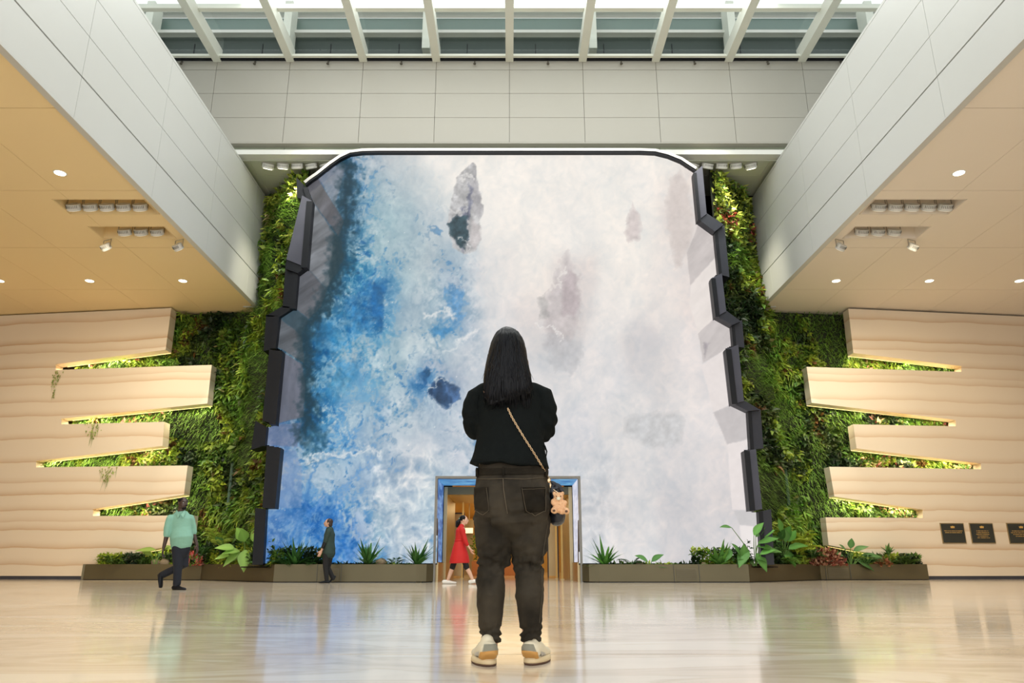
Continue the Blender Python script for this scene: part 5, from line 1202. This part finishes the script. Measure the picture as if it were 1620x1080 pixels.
# cardigan
bm = bmesh.new()
tor = [(784, 822, 606, .060, .0), (768, 838, 612, .080, .0), (758, 852, 622, .098, -.005), (757, 858, 640, .110, -.01), (756, 859, 665, .115, -.015), (754, 860, 690, .118, -.015), (751, 863, 712, .128, -.015), (747, 866, 728, .138, -.02), (742.5, 869, 739, .146, -.02)]
q = [station(a, b_, y, d, yo) for a, b_, y, d, yo in tor]
tube(bm, [p for p, _ in q], [r for _, r in q], 32, (1, 0, 0))
for pts in ([(766, 619, 0, .050), (754, 628, .0, .058), (749, 645, .0, .060), (748, 664, .01, .058), (752, 677, .05, .055)], [(842, 619, 0, .052), (858, 627, 0, .062), (863, 646, .0, .062), (863, 668, .01, .061), (860, 681, .05, .058)]):
    capsule(bm, [Wp(x, y, d) for x, y, d, r in pts], [r for *_, r in pts], 16)
for a, b_ in ((Wp(753, 679, .05), wrL), (Wp(860, 683, .05), wrR)): capsule(bm, [a, a.lerp(b_, .5), a.lerp(b_, .84)], [.057, .048, .040], 14)
zel = atY(806, 675, YW).z
def cr2(P):
    x, z = P[:, 0], P[:, 2]; arm = np.clip((np.abs(x+.01)-.155)/.03, 0, 1); zh = atY(806, 738, YW).z
    f = arm*.006*np.exp(-((z-zel)/.10)**2)*np.sin(z*95+x*70+P[:, 1]*30)+.012*(fbm(x*9+4, z*7, 3)-.5)
    f = f+(1-arm)*np.clip((zh+.16-z)/.16, 0, 1)*.006*np.sin(np.arctan2(x, P[:, 1]-YW)*7+2*np.sin(x*9))
    return f
card = merge_solid('cardigan', bm, M['knit'], wm, .0085, 4, cr2)
CB = bvh_of(card)
bm = bmesh.new()
for pts in ([(757, 624), (754, 640), (757, 660)], [(855, 622), (858, 640), (854, 662)]): tube(bm, line_on(pts, 2, .001, CB), .0022, 5)
fin('armhole_seam', bm, M['knit'], card, True)
# loose tie of the cardigan
bm = bmesh.new(); tube(bm, [Wp(858, 699, -.02), Wp(862, 706, -.05), Wp(865, 714, -.05), Wp(864, 722, -.05)], [.004, .005, .004, .002], 6); tube(bm, [Wp(858, 699, -.02), Wp(859, 708, -.05), Wp(861, 716, -.05)], [.004, .004, .002], 6); fin('tie', bm, M['knit'], card)

# hair: cap and falling mass, then separate locks
hs = [(802, 804, 519.5, .02, .02), (791, 815, 522, .060, .02), (782, 823, 529, .085, .015), (777, 829, 540, .105, .01), (773.5, 832.5, 554, .115, .0), (770.5, 834.5, 570, .110, -.02), (768, 836.5, 585, .095, -.05), (766, 839, 600, .075, -.085), (765, 841, 615, .050, -.115), (767, 843, 630, .032, -.130), (775, 842, 640, .018, -.138)]
bm = bmesh.new(); hq = [station(a, b_, y, d, yo) for a, b_, y, d, yo in hs]
tube(bm, [p for p, _ in hq], [r for _, r in hq], 40, (1, 0, 0))
ell(bm, cH+Vector((0, -.01, .025)), (.098, .108, .100), None, 3)
def hr(P): ang = np.arctan2(P[:, 0]+.01, -(P[:, 1]-YW)); return .007*(fbm(ang*16+40, P[:, 2]*1.2, 3)-.5)
hair = merge_solid('hair', bm, M['hair'], wm, .0075, 2, hr)
HB = bvh_of(hair); bm = bmesh.new(); rr = random.Random(3)
for i in range(300):
    f0 = rr.uniform(-1, 1); x0_ = 803+10*f0; xe = 804+37*f0+rr.gauss(0, 2.5); ye = 636+rr.uniform(-20, 16)*(1-.3*abs(f0)); xm = 803+29*f0*(.93)
    path = []
    for t in [i_/12 for i_ in range(13)]:
        y = 520.8+(ye-520.8)*t; x = (1-t)**2*x0_+2*t*(1-t)*(xm+5*f0)+t*t*xe
        hit = None; d = Vector(ray(x, y)).normalized(); h, n, ii, dist = HB.ray_cast(Vector((0, 0, H))+d*2.5, d)
        if h is None: h2, n2, i2, d2 = CB.ray_cast(Vector((0, 0, H))+d*2.5, d); h = (h2+n2*.006) if h2 is not None else (path[-1]+Vector(((x-px_prev)*.0033, 0, -(y-py_prev)*.0033)) if path else Wp(x, y, -.1))
        else: h = h+n*rr.uniform(.001, .005)
        path.append(h); px_prev, py_prev = x, y
    tube(bm, path, [(w_*1.0, w_*.5) for w_ in [.002, .003, .0035, .004, .004, .004, .0042, .0042, .004, .0036, .003, .0018, .0006]], 4, (1, 0, 0))
for f0, pts in ((-1, [(772, 560), (768, 585), (764, 603)]), (-1, [(771, 565), (766, 590), (762, 600)]), (1, [(836, 580), (840, 592), (845, 602)]), (1, [(835, 570), (838, 590), (841, 603)])):
    tube(bm, [Wp(x, y, -.02) for x, y in pts], [.0015, .001, .0004], 4)
fin('lock', bm, M['hair'], hair, True)
# edge of the cheek showing past the hair
bm = bmesh.new(); ell(bm, Wp(832.5, 578, .05), (.014, .05, .040), None, 3); fin('cheek', bm, M['skin'], wm, True)

# shoes
def sneaker(sx, heel, toe, x0, x1):
    h_ = atZ(*heel, 0); c = Vector((h_.x, h_.y, 0)); d = Vector((toe[0], toe[1], 0)).normalized(); s_ = Vector((d.y, -d.x, 0))
    def path(ofs, zs): return [c+d*o_+Vector((0, 0, z)) for o_, z in zip(ofs, zs)]
    # sole with flared heel
    def outline(k, n=26):
        P = []
        for i in range(n):
            a = 2*math.pi*i/n; u = math.cos(a); v = math.sin(a); L_ = .145*k; wv = (.057 if u < 0 else .056)*k*(1-.18*max(0, u)**3)
            P.append(c+d*(.135-u*L_*1.0*-1 if False else .135+u*L_)+s_*(v*wv))
        return P
    def slab(name, z0, z1, k0, k1, m, par):
        bm = bmesh.new(); a = [bm.verts.new(p+Vector((0, 0, z0))) for p in outline(k0)]; b_ = [bm.verts.new(p+Vector((0, 0, (z0+z1)/2))) for p in outline(max(k0, k1)*1.015)]; e_ = [bm.verts.new(p+Vector((0, 0, z1))) for p in outline(k1)]; n = len(a)
        bm.faces.new(a[::-1]); bm.faces.new(e_)
        for A_, B_ in ((a, b_), (b_, e_)):
            for i in range(n): bm.faces.new((A_[i], A_[(i+1) % n], B_[(i+1) % n], B_[i]))
        return fin(name, bm, M[m], par, True)
    bm = bmesh.new()
    sec = [(-.004, .042, .036, .034), (.010, .062, .047, .050), (.045, .068, .049, .056), (.10, .062, .048, .046), (.16, .048, .048, .034), (.22, .042, .046, .026), (.262, .036, .034, .018)]
    tube(bm, [c+d*o_+Vector((0, 0, z)) for o_, z, *_ in sec], [(a, b_) for _, _, a, b_ in sec], 22, s_)
    capsule(bm, [c+d*.045+Vector((0, 0, .07)), c+d*.052+Vector((0, 0, .105))], [(.036, .040), (.034, .042)], 18, s_)
    up_ = merge_solid('shoe', bm, M['shoe_cream'], wm, .005, 3)
    slab('outsole', 0.0, .010, .96, .99, 'outsole', up_); slab('midsole', .010, .033, 1.0, .95, 'sole', up_)
    bv = bvh_of(up_); pr = dict(n=14, bv=bv, parent=up_)
    w = x1-x0; hx = x0; b0 = 1046
    if sx < 0: patch_on('heel_panel', [(760, 1031), (787, 1028), (787.5, 1043), (756, 1044)], 'shoe_orange', .002, **pr); patch_on('heel_tab', [(766, 1019), (788, 1018), (788, 1028), (763, 1031)], 'shoe_grey', .002, **pr); patch_on('side_stripe', [(752, 1032), (758, 1030), (756, 1041), (750, 1041)], 'shoe_white', .002, **pr)
    else: patch_on('heel_panel', [(824, 1028), (850, 1031), (853, 1043), (823, 1044)], 'shoe_orange', .002, **pr); patch_on('heel_tab', [(824, 1018), (844, 1019), (848, 1030), (824, 1028)], 'shoe_grey', .002, **pr); patch_on('side_stripe', [(855, 1030), (862, 1032), (866, 1041), (857, 1041)], 'shoe_white', .002, **pr)
sneaker(-1, (774, 1054.5), (-.24, 1), 747, 789); sneaker(1, (838.5, 1052.5), (.32, 1), 822, 872)
# chain strap, bag and charms
path = [(803, 645), (810, 660), (820, 677), (831, 695), (842, 712), (853, 730), (862, 745), (868, 757)]
P_ = []
for (x0_, y0_), (x1_, y1_) in zip(path[:-1], path[1:]):
    for k in range(6): P_.append((x0_+(x1_-x0_)*k/6, y0_+(y1_-y0_)*k/6))
P_.append(path[-1]); bag = empty('shoulder_bag', Wp(878, 800, -.06), 'small navy shoulder bag on a gold chain at the standing woman\'s right hip', 'bag')
pts = []
for x, y in P_:
    d = Vector(ray(x, y)).normalized(); best = None
    for bv in (CB, BV): h, n, i, t = bv.ray_cast(Vector((0, 0, H))+d*2.5, d); best = h if h is not None and (best is None or h.y < best.y) else best
    pts.append(best-d*.008 if best is not None else Wp(x, y, -.14))
pts = [pts[0]]+[(pts[i-1]+pts[i]+pts[i+1])/3 for i in range(1, len(pts)-1)]+[pts[-1]]
bm = bmesh.new()
for i in range(len(pts)-1):
    a, b_ = pts[i], pts[i+1]; d = b_-a; L_ = d.length; d.normalize(); sd = d.cross(Vector((0, -1, 0))).normalized(); sd = sd if i % 2 else (sd*.5+d.cross(sd)*.85).normalized()
    m_ = (a+b_)/2; ring = [m_+d*math.cos(t)*L_*.62+sd*math.sin(t)*.0042 for t in [k*math.pi/5 for k in range(10)]]
    ring.append(ring[0]); tube(bm, ring, .0017, 5, cap=False)
fin('chain_strap', bm, M['chain'], bag, True)
bm = bmesh.new(); c = Wp(883, 795, -.02); capsule(bm, [Wp(879, 772, .0), Wp(880, 795, .0), Wp(881, 818, .0)], [(.026, .05), (.046, .075), (.044, .075)], 16, (1, 0, 0)); merge_solid('pouch', bm, M['bagleather'], bag, .006)
bm = bmesh.new(); ell(bm, Wp(868.5, 760, -.10), (.010, .006, .014)); ell(bm, Wp(871, 768, -.10), (.007, .006, .018)); fin('clasp', bm, M['chain'], bag, True)
ch = empty('bow_charm', Wp(882, 768, -.10), 'black bow charm clipped to the bag chain above the bear', 'charm'); bm = bmesh.new()
for (x, y, rx, rz, an) in ((876, 764, .020, .010, .5), (885, 769, .024, .010, .8), (889, 776, .016, .010, .5), (874, 775, .012, .026, 0), (880, 772, .010, .010, 0), (877, 785, .012, .02, 0)):
    ell(bm, Wp(x, y, -.11), (rx, .010, rz), Matrix.Rotation(an, 3, 'Y').to_quaternion())
merge_solid('bow', bm, M['bagleather'], ch, .004, 2)
bear = empty('plush_bear', Wp(886, 796, -.12), 'little peach plush bear charm hanging from the bag', 'plush toy'); bm = bmesh.new()
for (x, y, dy, rx, ry, rz) in ((885, 800, 0, .034, .028, .036), (883.5, 786, -.008, .025, .022, .024), (876.5, 780, -.005, .009, .008, .010), (890, 780, -.005, .009, .008, .010), (875, 794, -.015, .012, .012, .016), (893, 795, -.015, .014, .012, .013), (877, 807, -.022, .018, .018, .017), (895.5, 808, -.022, .018, .018, .017), (889, 809, -.01, .016, .015, .015)):
    ell(bm, Wp(x, y, -.12+dy), (rx, ry, rz), None, 3)
merge_solid('plush_body', bm, M['bear'], bear, .0045, 2, lambda P: .002*(fbm(P[:, 0]*220, P[:, 2]*220, 2)-.5))
bm = bmesh.new(); ell(bm, Wp(883.5, 788.5, -.150), (.011, .006, .009)); fin('muzzle', bm, M['shoe_cream'], bear, True)
for x, y in ((880, 784.5), (887, 784.5), (883.5, 787)): bm = bmesh.new(); ell(bm, Wp(x, y, -.150), (.0028,)*3); fin('eye' if y < 786 else 'nose', bm, M['black'], bear, True)
for x, y in ((876.5, 807.5), (896, 808.5)): bm = bmesh.new(); ell(bm, Wp(x, y, -.160), (.007, .003, .006)); fin('paw_pad', bm, M['outsole'], bear, True)
bm = bmesh.new(); tube(bm, [Wp(871, 770, -.11), Wp(878, 776, -.12), Wp(883, 779, -.12)], .002, 5); fin('cord', bm, M['chain'], bear)

# ---------------- the three people walking
def J(px, py, Y, dy=0): return atY(px, py, Y+dy)
def shoe(o, heel, toe, m, w=.045, h=.075, name='shoe'):
    heel, toe = Vector(heel), Vector(toe); d = toe-heel; s_ = d.cross(Vector((0, 0, 1))).normalized()
    u = s_.cross(d).normalized(); u = u if u.z > 0 else -u
    bm = bmesh.new(); capsule(bm, [heel+u*h*.55, heel+d*.3+u*h*.55, heel+d*.65+u*h*.36, heel+d*.95+u*h*.28], [(w*.8, h*.5), (w*.85, h*.55), (w, h*.38), (w*.8, h*.25)], 14, s_)
    sh = fin(name, bm, M[m], o, True)
    bm = bmesh.new(); capsule(bm, [heel+u*.012, heel+d*.5+u*.012, heel+d*1.0+u*.012], [(w*.85, .013), (w*.95, .013), (w*.8, .013)], 14, s_); fin('sole', bm, M['white'] if m == 'shoe_white' else M['black'], sh, True)

# man in the mint shirt, striding right
Y = 14.3; mn = empty('person', (J(282, 932, Y).x, Y, 0), 'man in mint green long shirt and dark navy trousers striding right past the left trough', 'person')
fc = (.72, -.66, -.02); hc = J(289.5, 796, Y); bm = bmesh.new(); head(bm, hc, fc, 1.06); ell(bm, hc+Vector((.03, -.05, -.05)), (.06, .06, .05))
capsule(bm, [hc+Vector((-.01, 0, -.05)), J(286, 815, Y)], [.062, .072], 14)
capsule(bm, [J(286, 821, Y), J(286, 840, Y), J(286, 864, Y)], [(.14, .09), (.18, .13), (.17, .12)], 18, (1, 0, 0))
lk, lf_ = J(263.5, 848, Y, -.10), J(259, 866, Y, -.12); capsule(bm, [J(273, 823, Y, -.04), lk], [.058, .046], 12); capsule(bm, [lk, lf_], [.044, .030], 12); hand(bm, lf_, (-.12, .1, -1), (1, .2, 0), (0, -1, 0), 1.15, .5)
rk, rf = J(306, 844, Y, .12), J(311.5, 862, Y, .10); capsule(bm, [J(300, 824, Y, .08), rk], [.058, .046], 12); capsule(bm, [rk, rf], [.044, .030], 12); hand(bm, rf, (.25, -.1, -1), (-1, .2, 0), (0, -1, 0), 1.1, .5)
h1, k1, a1 = J(281, 868, Y, -.05), J(281.5, 896, Y, -.05), J(279.5, 925, Y, -.05); h2, k2, a2 = J(290, 868, Y, .08), J(292, 892, Y, .06), J(253, 911, Y, .10)
capsule(bm, [h1, k1, a1], [.085, .058, .040], 14); capsule(bm, [h2, k2, a2], [.085, .058, .040], 14)
merge_solid('body', bm, M['skin_dark'], mn, .010); face_bits(mn, hc, fc, 1.06, (.06, .02, .015))
bm = bmesh.new(); ell(bm, hc+Vector((-.012, .012, .048)), (.088, .092, .068), None, 3); fin('hair', bm, M['hair'], mn, True)
f_ = Vector(fc).normalized(); bm = bmesh.new(); ell(bm, hc+f_*.075+Vector((0, 0, -.088)), (.045, .040, .028), None, 3); capsule(bm, [hc+f_*.105+Vector((-.02, -.02, -.042)), hc+f_*.105+Vector((.02, .02, -.042))], .009, 8); fin('beard', bm, M['hair'], mn, True)
bm = bmesh.new()
capsule(bm, [J(285.5, 815.5, Y), J(286, 822, Y), J(286, 836, Y), J(287.5, 850, Y, -.02), J(286, 861, Y)], [(.165, .10), (.205, .125), (.198, .14), (.205, .175), (.196, .150)], 26, (1, 0, 0))
capsule(bm, [J(270, 820, Y, -.05), J(265.5, 834, Y, -.09), J(263.8, 845, Y, -.10)], [.080, .073, .064], 14); capsule(bm, [J(301, 820, Y, .06), J(305, 832, Y, .11), J(306.5, 842, Y, .12)], [.076, .066, .058], 14)
def cr3(P): return .016*(fbm(P[:, 0]*5+P[:, 2]*3+8, P[:, 2]*9-P[:, 0]*5, 3)-.5)
merge_solid('shirt', bm, M['mint'], mn, .011, 4, cr3)
bm = bmesh.new()
for q_ in (-1, 1): prism(bm, [J(285.5+q_*1, 813.5, Y, -.14), J(285.5+q_*6.5, 806.5, Y, -.06), J(285.5+q_*7.5, 811.5, Y, -.09), J(285.5+q_*4, 819, Y, -.155)], (0, .012, 0))
fin('collar', bm, M['mint'], mn)
bm = bmesh.new(); capsule(bm, [J(287, 863, Y), J(287, 872, Y)], [(.165, .125), (.160, .125)], 20, (1, 0, 0)); capsule(bm, [h1, k1, a1+Vector((0, 0, .02))], [.108, .082, .068], 16); capsule(bm, [h2, k2, a2.lerp(k2, .08)], [.108, .082, .066], 16)
merge_solid('trousers', bm, M['navy'], mn, .011, 3, lambda P: .012*(fbm(P[:, 0]*6+2, P[:, 2]*11, 3)-.5))
shoe(mn, Vector((a1.x-.05, a1.y, 0.002)), Vector((a1.x+.19, a1.y-.06, 0.002)), 'black'); shoe(mn, a2+Vector((-.02, 0, .02)), a2+Vector((.05, -.04, -.20)), 'black')

# older woman in the dark green blouse, walking left
Y = 19.25; gl = empty('person', (J(519, 921, Y).x, Y, 0), 'woman in dark green blouse and black trousers walking left in front of the blue screen', 'person')
fc = (-1, -.18, .10); hc = J(519.5, 827, Y); bm = bmesh.new(); head(bm, hc, fc, 1.0)
capsule(bm, [hc+Vector((.015, 0, -.04)), J(521, 836.5, Y)], [.048, .055], 12)
capsule(bm, [J(521, 842, Y), J(520, 858, Y), J(520, 876, Y)], [(.105, .14), (.12, .13), (.12, .14)], 16, (1, 0, 0))
e1, w1 = J(514, 858, Y, -.16), J(508.5, 871, Y, -.16); capsule(bm, [J(520, 841, Y, -.15), e1], [.046, .038], 12); capsule(bm, [e1, w1], [.036, .025], 12); hand(bm, w1, (-.45, 0, -1), (-.2, 1, 0), (-1, 0, 0), 1.1, .5)
e2, w2 = J(524, 858, Y, .17), J(521, 870, Y, .18); capsule(bm, [J(521, 841, Y, .15), e2], [.046, .038], 12); capsule(bm, [e2, w2], [.036, .025], 12); hand(bm, w2, (-.2, 0, -1), (0, -1, 0), (-1, 0, 0), 1.0, .5)
h1, k1, a1 = J(516.5, 877, Y, -.08), J(515, 896, Y, -.08), J(517, 916.5, Y, -.08); h2, k2, a2 = J(522, 877, Y, .08), J(519, 898, Y, .08), J(527, 914.5, Y, .08)
capsule(bm, [h1, k1, a1], [.075, .05, .036], 12); capsule(bm, [h2, k2, a2], [.075, .05, .036], 12)
merge_solid('body', bm, M['skin'], gl, .010); face_bits(gl, hc, fc, 1.0)
bm = bmesh.new(); ell(bm, hc+Vector((.030, .0, .030)), (.088, .088, .086), None, 3); ell(bm, hc+Vector((.058, 0, -.045)), (.055, .070, .065), None, 3); merge_solid('hair', bm, M['hair_brown'], gl, .010, 3, lambda P: .010*(fbm(P[:, 0]*30, P[:, 2]*30, 3)-.5))
bm = bmesh.new(); capsule(bm, [J(521.5, 838.5, Y), J(521.5, 845, Y), J(520.5, 858, Y), J(521, 868, Y), J(520.5, 875, Y)], [(.10, .12), (.135, .175), (.135, .165), (.15, .175), (.155, .18)], 22, (1, 0, 0))
capsule(bm, [J(520, 841, Y, -.15), e1.lerp(J(520, 841, Y, -.15), .12)], [.070, .062], 12); capsule(bm, [J(521, 841, Y, .15), e2], [.070, .060], 12)
merge_solid('blouse', bm, M['greencloth'], gl, .011, 3, lambda P: .012*(fbm(P[:, 0]*7, P[:, 2]*9, 3)-.5))
bm = bmesh.new(); capsule(bm, [e1.lerp(J(520, 841, Y, -.15), .1), e1.lerp(w1, .55)], [.054, .046], 12); merge_solid('sleeve', bm, M['blackcloth'], gl, .010)
bm = bmesh.new(); capsule(bm, [J(520, 874, Y), J(519.5, 880, Y)], [(.11, .155), (.105, .15)], 18, (1, 0, 0)); capsule(bm, [h1, k1, a1], [.092, .068, .054], 14); capsule(bm, [h2, k2, a2], [.092, .066, .052], 14); merge_solid('trousers', bm, M['blackcloth'], gl, .011)
shoe(gl, Vector((a1.x+.06, a1.y, .002)), Vector((a1.x-.17, a1.y, .002)), 'black', .042, .065); shoe(gl, a2+Vector((.06, 0, .01)), a2+Vector((-.09, 0, -.115)), 'black', .042, .06)

# woman in the red dress, walking right across the doorway
Y = 18.4; rd = empty('person', (J(727, 924, Y).x, Y, 0), 'woman in red wrap dress with dark ponytail walking right across the doorway', 'person')
fc = (1, -.05, .0); hc = J(734, 822.5, Y); bm = bmesh.new(); head(bm, hc, fc, 1.0)
capsule(bm, [hc+Vector((-.015, 0, -.04)), J(731.5, 833, Y)], [.045, .052], 12)
capsule(bm, [J(730, 838, Y), J(728, 853, Y), J(727.5, 870, Y)], [(.10, .13), (.09, .11), (.12, .14)], 16, (1, 0, 0))
e1, w1 = J(737, 858, Y, -.15), J(743.5, 867.5, Y, -.15); capsule(bm, [J(731, 837, Y, -.14), e1], [.045, .036], 12); capsule(bm, [e1, w1], [.034, .024], 12); hand(bm, w1, (.5, 0, -1), (1, .5, 0), (1, -.5, 0), 1.1, .5)
e2, w2 = J(728, 857, Y, .16), J(731, 870, Y, .17); capsule(bm, [J(730, 838, Y, .14), e2], [.045, .036], 12); capsule(bm, [e2, w2], [.034, .024], 12); hand(bm, w2, (.2, 0, -1), (0, -1, 0), (1, 0, 0), 1.0, .5)
h1, k1, a1 = J(731, 874, Y, -.07), J(738.5, 898, Y, -.07), J(748, 917.5, Y, -.07); h2, k2, a2 = J(723.5, 874, Y, .07), J(715.5, 898, Y, .07), J(708.5, 917.5, Y, .07)
capsule(bm, [h1, k1, J(743, 906, Y, -.07), a1], [.082, .052, .050, .034], 14); capsule(bm, [h2, k2, J(712.5, 906, Y, .07), a2], [.082, .052, .050, .034], 14)
merge_solid('body', bm, M['skin_pale'], rd, .010); face_bits(rd, hc, fc, 1.0, (.5, .1, .08))
bm = bmesh.new(); ell(bm, hc+Vector((-.022, 0, .034)), (.092, .086, .084), None, 3); capsule(bm, [hc+Vector((-.09, 0, .01)), J(724.5, 826, Y), J(723, 832, Y)], [.035, .062, .035], 12); merge_solid('hair', bm, M['hair'], rd, .010, 3, lambda P: .008*(fbm(P[:, 0]*26, P[:, 2]*26, 3)-.5))
bm = bmesh.new(); tube(bm, [hc+Vector((-.105, 0, .016)), hc+Vector((-.085, 0, .030))], .036, 12); fin('hair_tie', bm, M['mint'], rd)
bm = bmesh.new(); capsule(bm, [J(730.5, 832.5, Y), J(729, 839, Y), J(728, 850, Y), J(727.3, 856, Y)], [(.07, .09), (.120, .165), (.115, .14), (.108, .13)], 22, (1, 0, 0)); tube(bm, [J(727.3, 854, Y), J(727, 866, Y), J(727, 880, Y), J(727, 890.5, Y)], [(.112, .135), (.165, .18), (.222, .215), (.245, .225)], 24, (1, 0, 0))
capsule(bm, [J(731, 837.5, Y, -.14), e1], [.065, .055], 12); capsule(bm, [e1, e1.lerp(w1, .35)], [.053, .045], 12); capsule(bm, [J(730, 838, Y, .14), e2], [.062, .052], 12)
merge_solid('dress', bm, M['red'], rd, .011, 3, lambda P: .010*(fbm(P[:, 0]*8+3, P[:, 2]*6, 3)-.5))
bm = bmesh.new(); z_ = J(727, 854.5, Y).z; tube(bm, [(J(727.3, 855, Y).x, Y, z_-.02), (J(727.3, 855, Y).x, Y, z_+.02)], [(.122, .147), (.122, .147)], 24, (1, 0, 0)); fin('belt', bm, M['red'], rd, True)
bm = bmesh.new(); capsule(bm, [h1, k1.lerp(h1, .02)], [.075, .066], 14); capsule(bm, [h2, k2.lerp(h2, .02)], [.075, .066], 14); merge_solid('leggings', bm, M['blackcloth'], rd, .010)
shoe(rd, Vector((a2.x-.10, a2.y, .002)), Vector((a2.x+.20, a2.y, .002)), 'shoe_white', .046, .085); shoe(rd, Vector((a1.x-.06, a1.y, .004)), Vector((a1.x+.20, a1.y, .06)), 'shoe_white', .046, .085)
